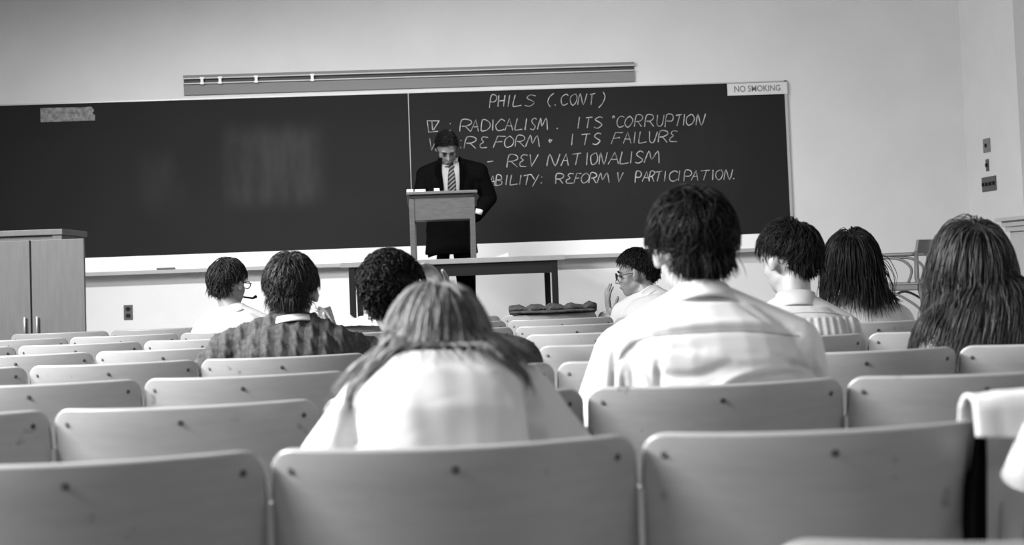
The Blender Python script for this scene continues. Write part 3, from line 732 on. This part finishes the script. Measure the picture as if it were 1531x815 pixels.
def hair(g, Hm, n, m, thick=.02, length=.06, steps=7, comb='crown', grav=.0, wave=.0, rad=.0016, cut=-.7, front=.12, obst=(), seed=1, curl=0.0, part=0.0, wfreq=2, lift=0, coll=None, rmax=None, ears=True, sidecut=0.0):
    R = np.random.default_rng(seed)
    d = R.normal(size=(n*6, 3)); d /= np.linalg.norm(d, axis=1, keepdims=True)
    if comb == 'part':
        e = np.stack([part+R.normal(size=n)*.2, np.where(R.uniform(size=n) < .5, R.normal(-.52, .16, n), R.uniform(-.8, .5, n)), np.ones(n)*.75], 1); e /= np.linalg.norm(e, axis=1, keepdims=True); d = np.vstack([e[:n//3], d])
    d = d[scalp_mask(d, cut, front, ears)][:n]; n = len(d)
    cm = np.array(Hm @ ellm(CC, CR)); ci = np.linalg.inv(cm); Hr = np.array(Hm)[:3, :3]
    if comb == 'crown':
        c = np.array([.1, -.45, .9]); c /= np.linalg.norm(c); v = d-c*(d@c)[:, None]+R.normal(size=d.shape)*.18
    elif comb == 'curly': v = R.normal(size=d.shape)
    elif comb == 'side':  # swept from a side parting to the right
        v = np.stack([np.where(d[:, 0] > -.35, 1.0, -.8), np.full(n, -.5), -.35+0*d[:, 0]], 1)+R.normal(size=d.shape)*.15
    else:               # parted on top, falling straight down behind
        sx = np.where(d[:, 0] > part, 1.0, -1.0); c = np.array([part, -.62, .78]); c /= np.linalg.norm(c)
        fr = np.clip((d[:, 1]+.55)/.5, 0, 1)[:, None]
        v = fr*np.stack([sx*.8, -.25+0*sx, -.5+0*sx], 1)+(1-fr)*(d-c*(d@c)[:, None])+R.normal(size=d.shape)*.07
    v -= d*(np.sum(v*d, 1)[:, None]); v /= np.linalg.norm(v, axis=1, keepdims=True)+1e-9
    p = mmul(cm, d); v = v@Hr.T
    tp = np.clip((d[:, 2]-cut+.22)/.75, .2, 1)*np.where((np.abs(d[:, 0]) > .66) & (d[:, 2] < .25) & ears, .55, 1) if grav < .05 else np.ones(n)
    h = thick*R.uniform(.25, 1.0, n)**.7*tp
    L = length*R.uniform(.7, 1.15, n)*np.maximum(tp, .55)*(1-sidecut*np.clip(np.abs(d[:, 0])*.8+np.clip(d[:, 1], 0, 1)*.6, 0, 1)); ds = L/steps
    pts = [p.copy()]; ph = R.uniform(0, 6.28, n); clump = np.floor(ph*3)*1.7
    axis = R.normal(size=(n, 3))
    for s_ in range(1, steps+1):
        t = s_/steps
        g_ = np.array([0, 0, -1.0])
        v = v*(1-grav)+g_*grav
        if curl: v = v+R.normal(size=v.shape)*curl
        v /= np.linalg.norm(v, axis=1, keepdims=True)+1e-9
        p = p+v*ds[:, None]
        ht = h*min(1, .45+t*3)*(1+lift*t)
        q = mmul(ci, p); rho = np.linalg.norm(q, axis=1); tgt = 1+ht/.085
        if grav < .05:
            low = (q[:, 2]/rho < -.42) & (q[:, 1]/rho < .15)
            q2 = q/rho[:, None]*tgt[:, None]; ku = low & (rho >= 1.0); q2[ku] = q[ku]; p = mmul(cm, q2)
            v[low] = v[low]*.35+(np.array([0, .12, -1.0])@Hr.T)*.65
        else:
            k = rho < tgt; q[k] = q[k]/rho[k][:, None]*tgt[k][:, None]; p = mmul(cm, q)
        for (om, oh) in obst:
            oi = np.linalg.inv(np.array(om)); q = mmul(oi, p); rho = np.linalg.norm(q, axis=1); tg = 1+oh+h*2.5; k = rho < tg
            q[k] = q[k]/rho[k][:, None]*tg[k][:, None]; p = mmul(om, q)
        if coll is not None and s_ > 2:
            cb_, co_ = coll
            for q_ in range(n):
                P_ = Vector(p[q_]); hit = cb_.find_nearest(P_, .09)
                if hit[0] is not None and (P_-hit[0]).dot(hit[1]) < co_+h[q_]*.5: p[q_] = hit[0]+hit[1]*(co_+h[q_]*.5)
        v2 = p-pts[-1]; v2 /= np.linalg.norm(v2, axis=1, keepdims=True)+1e-9; v = .5*v+.5*v2
        pp = p.copy()
        if wave:
            a = np.sin(t*wfreq*6.28+clump)*wave*t; pp[:, 0] += a; pp[:, 1] += np.cos(t*wfreq*6.28+clump)*wave*t*.6
        pts.append(pp)
    P = np.stack(pts, 1)
    if rmax:
        q = P-np.array(Hm.translation); rr = np.linalg.norm(q[:, :, :2], axis=2)-np.linspace(0, .05, steps+1)[None]
        P = P[(rr.max(1) < rmax) & (q[:, :, 2].max(1) < .125+thick)]
    # cap beneath the strands
    nu, nv = 40, 28; th, fi = np.meshgrid(np.arange(nu)*2*math.pi/nu, np.linspace(0.02, math.pi-.02, nv), indexing='ij')
    D = np.stack([np.sin(fi)*np.cos(th), np.sin(fi)*np.sin(th), np.cos(fi)], -1).reshape(-1, 3)
    ok = scalp_mask(D, cut, front, ears); Vc = mmul(cm, D*(1+thick*.42/.085*np.where(ok, 1, .0)*(np.clip((D[:, 2]-cut)/.7, .08, 1)))[:, None])
    i = np.arange(nu)[:, None]; j = np.arange(nv-1)[None]; i2 = (i+1)%nu
    Q = np.stack([i*nv+j, i2*nv+j, i2*nv+j+1, i*nv+j+1], -1).reshape(-1, 4); Q = Q[ok[Q].sum(1) >= 3]
    o = strands(P, rad, 'hair', m, (Vc, Q)); g.add(o); return o

def seated(label, row, cx_px, neck, head, sh, el, wr=None, yaw=0, pitch=0, roll=0, Yn=None, Yh=None, Ys=None, hands=None, **kw):
    ry = rowY(row); hipY = ry+kw.pop('hipd', .17); Yn = Yn or ry+.2; Yh = Yh or ry+.24; Ys = Ys or (Yn, Yn)
    cx = at(cx_px, 500, hipY).x; hip = V(cx, hipY, .545)
    face = kw.pop('face', 0); R = Euler((0, 0, math.radians(face))).to_matrix(); fw = R @ V(0,1,0); rt = R @ V(1,0,0)
    S_ = [at(sh[0][0], sh[0][1], Ys[0]), at(sh[1][0], sh[1][1], Ys[1])]
    E_ = [at(*el[0]), at(*el[1])]
    K = [hip+rt*-.11+fw*.40+V(0,0,-.02), hip+rt*.11+fw*.40+V(0,0,-.02)]
    A = [K[0]+fw*-.02, K[1]+fw*-.02]
    for a in A: a.z = .09
    W_ = wr or [hip+rt*-.07+fw*.30+V(0,0,.12), hip+rt*.07+fw*.30+V(0,0,.12)]
    hands = hands or [((.4, 1, -.1), (0, 0, -1), 1, .5, .1), ((-.4, 1, -.1), (0, 0, -1), -1, .5, .1)]
    d = dict(Y=ry, base=(cx, hipY, 0), label=label, hip=hip, neck=at(neck[0], neck[1], Yn), sh=S_, el=E_, wr=W_, H=head_frame(at(head[0], head[1], Yh), yaw, pitch, roll),
             knee=K, ankle=A, foot=fw, hand=hands)
    d.update(kw); return person(d)
def collar(g, s, rad, h, m, tilt=.25, rise=.0, name='collar'):
    """standing folded collar ring round the neck"""
    nk = s['neck']; Hm = s['H']; ax = ((Hm @ V(0,-.02,-.05))-nk).normalized()
    xa = s['right']; ya = ax.cross(xa).normalized(); xa = ya.cross(ax).normalized(); bm = bmesh.new(); R = []
    for i in range(33):
        t = -math.pi/2 + (i-16)/16*math.pi*.93; c = nk+V(0,0,rise)
        dr = xa*math.cos(t)+ya*math.sin(t)
        prof = [(rad*1.0, -.012), (rad*.95, h), (rad*1.02, h+.004), (rad*1.16, -.008), (rad*1.22, -.016), (rad*1.12, -.016)]
        R.append([bm.verts.new(c+dr*r_+ax*z_) for r_, z_ in prof])
    for i in range(32):
        for k in range(6): bm.faces.new((R[i][k], R[i+1][k], R[i+1][(k+1)%6], R[i][(k+1)%6]))
    bm.faces.new(R[0][::-1]); bm.faces.new(R[-1])
    return g.add(frombm(name, bm, m, smooth=True))

# ---------- girl in the white blouse, bent forward
s = seated('person in a white blouse bent forward, long brown hair hanging down, centre foreground', 'A', 662, (657,534), (653,538), ((568,600),(772,596)),
    ((503,705,2.2),(842,700,2.22)), pitch=34, roll=4, Yn=2.25, Yh=2.31, Ys=(2.25,2.26), bow=-.05, sr=.85, tw=.84, vox=.006, hipd=.19)
def post(me):
    c = arr(me); n = nrm(me); setarr(me, c+n*(.003*np.sin(c[:, 0]*40+np.sin(c[:, 2]*25)*1.5)*np.sin(c[:, 2]*12+2))[:, None])
    b = BVHTree.FromPolygons([tuple(v) for v in arr(me)], [tuple(p.vertices) for p in me.polygons])
    folds(me, b, [([(523,600),(524,640),(526,672)], .014, -.034), ([(790,590),(797,625),(800,668)], .016, -.042), ([(560,575),(600,600),(620,650)], .02, .005), ([(740,560),(770,600),(775,650)], .02, .005), ([(640,545),(660,600)], .03, .004)])
o = s['cloth']('blouse', .012, M['blouse'], sleeve=.8, vox=.006, post=post, slv=(.052,.056,.045)); bv = bvh_of(o)
tors = [(ellm(s['spine'](.75), (.165,.12,.17)), .02), (ellm(s['sh'][0], (.078,.078,.078)), .02), (ellm(s['sh'][1], (.078,.078,.078)), .02), (ellm(s['neck'], (.085,.08,.07)), .02)]
hair(s['g'], s['H'], 4600, M['hairbrown'], thick=.022, length=.225, steps=13, sidecut=.6, comb='part', grav=.3, wave=.004, coll=(bv, .004), rmax=.15, rad=.0016, obst=(), seed=3, cut=-.85, wfreq=1.5)

# ---------- man in the creased white shirt
s = seated('person in a creased white shirt with thick dark hair, seen from behind right of centre', 'B', 1062, (1048,452), (1034,374), ((938,535),(1180,522)),
    ((893,655,2.92),(1213,650,2.98)), yaw=8, pitch=10, Yn=2.98, Yh=3.04, Ys=(2.95,2.97), bow=-.04, sr=1.15, tw=1.12, vox=.006)
def post(me):
    b = BVHTree.FromPolygons([tuple(v) for v in arr(me)], [tuple(p.vertices) for p in me.polygons])
    folds(me, b, [([(925,540),(960,508),(1020,497),(1110,493),(1190,500)], .008, -.007), ([(925,530),(960,499),(1020,488),(1110,484),(1185,490)], .012, .004),
        ([(918,520),(916,560),(918,600)], .008, -.012), ([(932,560),(935,600)], .007, -.01), ([(983,545),(986,600)], .007, -.012), ([(945,530),(965,565),(975,600)], .008, .008),
        ([(985,560),(1040,562),(1090,545)], .010, -.010), ([(1000,590),(1060,585),(1110,560),(1180,548)], .010, .010), ([(1080,590),(1120,572),(1180,560),(1230,562)], .009, -.014),
        ([(1160,535),(1200,548),(1228,560)], .007, -.012), ([(1040,530),(1120,540),(1200,530)], .014, .006), ([(1000,520),(1060,525)], .012, -.004), ([(1215,540),(1235,575)], .008, -.008),
        ([(1010,445),(980,470),(950,500)], .01, .004), ([(1100,450),(1140,475),(1180,490)], .01, -.005)])
o = s['cloth']('shirt', .010, M['shirt'], sleeve=.9, vox=.0055, post=post, slv=(.066,.058,.045), it=4)
b = bvh_of(o)
seamline(s['g'], o, b, [(918,575),(921,545),(940,516),(975,503),(1020,499),(1110,495),(1195,503)], .0016, M['seam'], 'yoke_seam', off=.0)
collar(s['g'], s, .066, .022, M['shirt'])
hair(s['g'], s['H'], 3400, M['hairdark'], thick=.034, length=.085, steps=8, comb='crown', curl=.18, rad=.0017, seed=5, cut=-.78, lift=.15)

# ---------- man in the cable knit sweater
s = seated('person in a dark cable-knit sweater over a white collar, reading, left of centre', 'D', 425, (437,487), (436,436), ((343,530),(500,522)),
    ((303,570,4.45),(552,532,4.62)), yaw=-6, pitch=6, Yn=4.50, Yh=4.54, Ys=(4.47,4.5), bow=-.04, tw=1.05, sr=1.1,
    wr=[at(400,590,4.85), at(500,515,4.85)], hands=[((.5,1,0),(0,0,-1),1,.5,.1), ((-.2,.3,1),(-1,-.3,0),1,.7,.1)])
def post(me):
    c = arr(me); n = nrm(me); u = c[:, 0]*2*math.pi/.046; z = c[:, 2]*2*math.pi/.05
    rope = np.maximum(0, np.cos(u))**1.2; k = np.floor(c[:, 0]/.046+.5)
    tw_ = np.sin(z+u*1.6); d = rope*(.0055+.0035*tw_)-.003*np.exp(-((np.cos(u)+1)/.12)**2)
    m_ = n[:, 2] > -.7
    setarr(me, c+n*(d*m_)[:, None])
o = s['cloth']('sweater', .016, M['knit'], sleeve=.95, vox=.0055, post=post, it=3)
b = bvh_of(o)
collar(s['g'], s, .066, .004, M['white'], name='undershirt_collar', rise=.016)
hair(s['g'], s['H'], 2600, M['hairmid'], thick=.026, length=.07, steps=7, comb='crown', curl=.07, rad=.0016, seed=8, cut=-.8)
p = at(488,470,4.95)
bm = bmesh.new(); vs = [bm.verts.new(at(*q)) for q in [(480,462,4.92),(493,458,4.99),(507,500,5.0),(482,505,4.93)]]; bm.faces.new(vs)
bmesh.ops.subdivide_edges(bm, edges=bm.edges[:], cuts=4, use_grid_fill=True)
for v in bm.verts: v.co.y += .012*math.sin((v.co.x-p.x)*40)
bmesh.ops.solidify(bm, geom=bm.faces[:], thickness=.002)
tag(frombm('paper_sheet', bm, M['greyshirt'], smooth=True), 'pale sheet of paper held up by the man in the cable-knit sweater', 'paper')

# ---------- boy with glasses, far left
s = seated('person with short hair, glasses and a white shirt, farthest left of the audience', 'G', 352, (350,468), (342,424), ((310,492),(392,490)),
    ((296,520,6.8),(412,515,6.85)), yaw=-32, pitch=4, Yn=6.86, Yh=6.9, bow=-.03, vox=.008)
o = s['cloth']('shirt', .014, M['shirt'], sleeve=.9, vox=.01)
collar(s['g'], s, .062, .02, M['shirt']); make_glasses(s['g'], s['H'])
hair(s['g'], s['H'], 1400, M['hairmid'], thick=.024, length=.07, steps=6, comb='crown', curl=.08, rad=.002, seed=9, cut=-.78)
Hm = s['H']; bm = bmesh.new(); tube(bm, [Hm @ V(.012,.088,-.064), Hm @ V(.03,.15,-.07), Hm @ V(.035,.17,-.06)], [.004,.005,.009])
tag(frombm('pipe', bm, M['black'], smooth=True), 'short dark pipe in the mouth of the boy with glasses', 'pipe')

# ---------- curly haired man in front of the girl
s = seated('person with thick curly black hair and a dark jacket leaning his head on his hand', 'C', 672, (628,508), (590,446), ((588,552),(770,545)),
    ((560,620,3.75),(742,600,4.1)), yaw=-25, pitch=14, roll=-10, Yn=3.75, Yh=3.82, Ys=(3.75,3.75), bow=-.03, tw=1.08, sr=1.15,
    wr=[at(600,640,4.0), at(668,452,3.99)], hands=[((.5,1,0),(0,0,-1),1,.5,.1), ((-.45,-.1,.9),(-.6,-.7,-.3),1,.7,.08)])
s['cloth']('jacket', .014, M['jacket'], sleeve=.95, vox=.009)
hair(s['g'], s['H'], 2400, M['hairdark'], thick=.028, length=.06, steps=8, comb='curly', curl=.7, rad=.0021, seed=11, cut=-.75)

# ---------- man in profile with glasses, hand at his mouth
ph = 6.98
s = seated('person in profile with glasses and a grey shirt, fingers raised to his mouth', 'G', 985, (974,443), (951,409), ((934,470),(1015,466)),
    ((920,510,7.05),(1040,530,6.7)), yaw=78, pitch=6, Yn=6.9, Yh=6.95, Ys=(6.98,6.78), face=35, vox=.005,
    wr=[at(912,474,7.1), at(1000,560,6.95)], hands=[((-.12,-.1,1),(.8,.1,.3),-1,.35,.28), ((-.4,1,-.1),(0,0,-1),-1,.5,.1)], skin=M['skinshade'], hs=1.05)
s['cloth']('shirt', .014, M['greyshirt'], sleeve=.62, vox=.008)
collar(s['g'], s, .06, .02, M['greyshirt']); face_parts(s['g'], s['body'], s['H'], glasses=True)
hair(s['g'], s['H'], 1500, M['hairdark'], thick=.024, length=.055, steps=6, comb='crown', curl=.2, rad=.002, seed=12, cut=-.65, front=.1)

# ---------- man in the collared pale shirt
s = seated('person in a button-collared pale shirt, black hair, head turned left', 'D', 1190, (1190,456), (1178,388), ((1122,505),(1258,497)),
    ((1105,560,4.5),(1285,560,4.45)), yaw=34, pitch=8, Yn=4.5, Yh=4.55, Ys=(4.5,4.47), bow=-.03, vox=.007)
def post(me):
    c = arr(me); n = nrm(me); setarr(me, c+n*(.0025*np.sin(c[:, 0]*240)*(c[:, 2] < at(1200,476,4.4).z))[:, None])
o = s['cloth']('shirt', .012, M['greyshirt'], sleeve=.9, vox=.006, post=post)
b = bvh_of(o); seamline(s['g'], o, b, [(1150,474),(1190,468),(1240,468),(1270,474)], .0018, M['seam'], 'yoke_seam', off=0)
collar(s['g'], s, .064, .034, M['greyshirt'])
hair(s['g'], s['H'], 2600, M['hairdark'], thick=.028, length=.075, steps=8, comb='crown', curl=.06, rad=.0016, seed=13, cut=-.72, lift=.2)

# ---------- woman with straight hair
s = seated('person in a pale top with straight dark hair ending at the shoulders', 'E', 1290, (1278,452), (1272,392), ((1236,484),(1340,480)),
    ((1225,540,5.25),(1362,520,5.25)), yaw=5, pitch=6, Yn=5.28, Yh=5.32, bow=-.03, tw=.95, vox=.008)
bv = bvh_of(s['cloth']('top', .012, M['greyshirt'], sleeve=.9, vox=.008))
tors = [(ellm(s['spine'](.8), (.16,.11,.16)), .02), (ellm(s['sh'][0], (.08,.08,.08)), .02), (ellm(s['sh'][1], (.08,.08,.08)), .02)]
hair(s['g'], s['H'], 2600, M['hairdark'], thick=.03, length=.25, steps=11, comb='part', grav=.32, wave=.003, coll=(bv, .003), rmax=.15, rad=.0017, obst=tors, seed=15, cut=-.85, part=-.2)

# ---------- long haired woman in the dark vest
s = seated('person with very long dark hair, dark vest and white sleeves, at the right edge', 'C', 1500, (1478,470), (1450,398), ((1418,508),(1548,505)),
    ((1408,560,3.66),(1575,580,3.7)), yaw=0, pitch=4, Yn=3.72, Yh=3.78, Ys=(3.7,3.72), bow=-.03, tw=1.0, vox=.007)
s['cloth']('blouse', .012, M['blouse'], sleeve=.75, vox=.008, slv=(.066,.06,.045))
bv = bvh_of(s['cloth']('vest', .020, M['vest'], sleeve=0, vox=.008))
tors = [(ellm(s['spine'](.75), (.175,.135,.19)), .03), (ellm(s['sh'][0], (.085,.085,.085)), .02), (ellm(s['sh'][1], (.085,.085,.085)), .02)]
hair(s['g'], s['H'], 4800, M['hairsoft'], thick=.036, length=.42, steps=15, comb='part', grav=.34, wave=.007, coll=(bv, .003), rmax=.19, rad=.0017, obst=tors, seed=17, cut=-.85, part=.05, wfreq=2)

# ---------- the speaker, standing behind the table
yS = 9.86; sc = F_PX/yS
hx = at(676, 400, yS).x
hip = V(hx, yS, ZS+.93)
Hm = head_frame(at(668, 221, yS-.10), 180+8, 42, 3)
nk = at(673, 246, yS)
d = dict(Y=yS, base=(hx, yS, ZS), label='person in a dark suit, white shirt and striped tie reading at the lectern', hip=hip, neck=nk,
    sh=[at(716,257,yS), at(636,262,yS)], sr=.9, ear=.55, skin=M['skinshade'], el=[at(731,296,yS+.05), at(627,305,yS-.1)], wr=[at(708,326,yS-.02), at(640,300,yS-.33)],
    H=Hm, knee=[V(hx+.10, yS-.02, ZS+.50), V(hx-.10, yS-.02, ZS+.50)], ankle=[V(hx+.115, yS, ZS+.09), V(hx-.115, yS, ZS+.09)], foot=V(0,-1,0),
    hand=[((-.9,.1,-.5),(-.5,.5,0),1,.8,.05), ((.2,-.9,.0),(0,0,-1),1,.4,.1)], stand=True, trs=M['suit'], fz=ZS, vox=.005, tw=1.0, hs=1.0)
s = person(d); g = s['g']
face_parts(g, s['body'], Hm)
jk = s['cloth']('jacket', .018, M['suit'], sleeve=.95, vox=.008, skirt=.16, it=4, slv=(.046,.044,.036))
b = bvh_of(jk)
def patch(name, rows_, m, off, nseg=6):
    bm = bmesh.new(); R = []
    for (xa, xb, y) in rows_:
        rr = []
        for i in range(nseg+1):
            q = surf_pt(b, xa+(xb-xa)*i/nseg, y, yS, off)
            rr.append(bm.verts.new(q if q is not None else at(xa+(xb-xa)*i/nseg, y, yS-.14)))
        R.append(rr)
    for i in range(len(R)-1):
        for j in range(nseg): bm.faces.new((R[i][j], R[i][j+1], R[i+1][j+1], R[i+1][j]))
    bmesh.ops.solidify(bm, geom=bm.faces[:], thickness=.003)
    return g.add(frombm(name, bm, m, smooth=True))
patch('shirt_front', [(661,685,236),(660,686,245),(660.5,686.5,256),(661.5,687,270),(663,687,284),(667,685,296),(673,680,310)], M['shirt'], .006)
def tie_mat():
    m = mat('striped_tie', .02, .6); nt = m.node_tree; b_ = nt.nodes['Principled BSDF']
    tc = nt.nodes.new('ShaderNodeTexCoord'); mp = nt.nodes.new('ShaderNodeMapping'); mp.inputs['Rotation'].default_value = (0, math.radians(40), 0)
    wv = nt.nodes.new('ShaderNodeTexWave'); wv.inputs['Scale'].default_value = 14; wv.bands_direction = 'Z'
    cr = nt.nodes.new('ShaderNodeValToRGB'); cr.color_ramp.elements[0].position = .6; cr.color_ramp.elements[0].color = (.012,.012,.012,1); cr.color_ramp.elements[1].position = .8; cr.color_ramp.elements[1].color = (.3,.3,.3,1)
    nt.links.new(tc.outputs['Object'], mp.inputs[0]); nt.links.new(mp.outputs[0], wv.inputs[0]); nt.links.new(wv.outputs['Fac'], cr.inputs[0]); nt.links.new(cr.outputs[0], b_.inputs['Base Color']); return m
patch('tie', [(671,677,243),(670.5,677.5,248),(671.5,678,252),(670,680,262),(669.5,681.5,274),(669.5,682,286),(671,681,298)], tie_mat(), .011, 4)
for sg_, xs_ in ((-1, [(655,661,236),(652,660.5,248),(651,661,258),(655,662.5,272),(659,664,286),(664,669,300)]), (1, [(685,691,236),(686,695,248),(687,696,258),(687,692,272),(686,690,286),(682,687,300)])):
    patch('lapel', xs_, M['suit'], .012, 3)
patch('collar', [(661,685,238),(663,683,242)], M['shirt'], .012)
g.add(tubeobj('cuff', [at(717,313,yS-.1), at(715,320,yS-.1)], [.027,.026], M['shirt'], seg=14))
R_ = None
hair(g, Hm, 1500, M['hairdark'], thick=.016, length=.06, steps=6, comb='side', curl=.08, rad=.0018, seed=21, cut=-.5, front=.0, ears=False)

# ------------------------------------------------------------------ garments left on seats
def drape(name, cx, ry, wdt, front, back, m, label, lumps=.008, th=.014, seed=0, skew=0.0, ztop=HB):
    """cloth folded over a backrest top: hangs `back` towards the camera and `front` towards the stage"""
    R = random.Random(seed); nu = 28; prof = []
    for i in range(9): prof.append((-.030-.012*(1-i/8), -back*(1-i/8), 0))
    for a in range(1, 6): t = math.pi*(a/6); prof.append((-.008-.022*math.cos(t), .012*math.sin(t)+.004, 1))
    for i in range(9): prof.append((.018+.01*i/8+.05*i/8, -front*i/8, 2))
    bm = bmesh.new(); G = []; ph = [R.uniform(0, 6) for _ in range(4)]
    for i in range(nu+1):
        u = -wdt/2+wdt*i/nu; row = []
        uu = min(1, abs(u)/.257); sag = -.062*(1-uu*uu)
        for (y, z, k) in prof:
            lump = lumps*(math.sin(u*62+ph[0])+.5*math.sin(u*117+ph[1]+z*20)); hang = z*(1+.12*math.sin(u*23+ph[2]))+ (skew*u if z < 0 else 0)
            yy = sag+y+(-1 if k == 0 else 1 if k == 2 else 0)*abs(lump)*1.0 - hang*.2*(1 if k != 2 else .2)
            row.append(bm.verts.new((cx+u, ry+yy, ztop+hang+(lump+lumps if k == 1 else 0))))
        G.append(row)
    for i in range(nu):
        for j in range(len(prof)-1): bm.faces.new((G[i][j], G[i+1][j], G[i+1][j+1], G[i][j+1]))
    bmesh.ops.recalc_face_normals(bm, faces=bm.faces[:])
    bmesh.ops.solidify(bm, geom=bm.faces[:], thickness=-th*.5)
    me = bpy.data.meshes.new(name); bm.to_mesh(me); bm.free()
    o = link(name, me, m, None, True); return tag(o, label, 'clothing')
yH = rowY('H'); cxH = at(826, 470, yH).x
drape('coat', cxH, yH, .47, .3, .01, M['coat'], 'dark ribbed coat bunched over a front-row seat back under the table', lumps=.007, th=.03, seed=3, ztop=HB+.012)
yG = rowY('G'); drape('pale_jacket', at(532, 490, yG).x, yG, .26, .25, .02, M['pale'], 'pale jacket folded over a seat back left of the curly-haired man', lumps=.008, seed=5, ztop=HB+.02)
yA = YA
drape('white_coat', at(1545, 620, yA).x, yA, .24, .25, .035, M['blouse'], 'white coat draped over the top of the seat at the right edge', lumps=.002, th=.012, seed=6, ztop=HB+.018)
# dark garment hanging in the gap, and the white sleeve at the frame edge
bm = bmesh.new(); R = []
for (xa, xb, y) in [(1456,1472,622),(1450,1475,650),(1446,1476,690),(1440,1476,730),(1438,1476,780),(1440,1476,840),(1442,1474,960)]:
    ra = [at(xa+(xb-xa)*i/8, y, YA-.035+.012*math.sin(i*1.3)) for i in range(9)]; R.append([bm.verts.new(p) for p in ra])
for i in range(len(R)-1):
    for j in range(8): bm.faces.new((R[i][j], R[i][j+1], R[i+1][j+1], R[i+1][j]))
bmesh.ops.solidify(bm, geom=bm.faces[:], thickness=.008)
tag(frombm('dark_scarf', bm, M['lining'], smooth=True), 'black cloth hanging down in the gap left of the white coat', 'clothing')
bm = bmesh.new(); tube(bm, smoothpath([at(1545,628,1.86), at(1540,665,1.85), at(1534,700,1.86), at(1534,716,1.87)]), [.014+.0012*i for i in range(19)], 14, .7)
tag(frombm('white_sleeve', bm, M['blouse'], smooth=True), 'rounded end of a white sleeve hanging at the right frame edge', 'clothing')
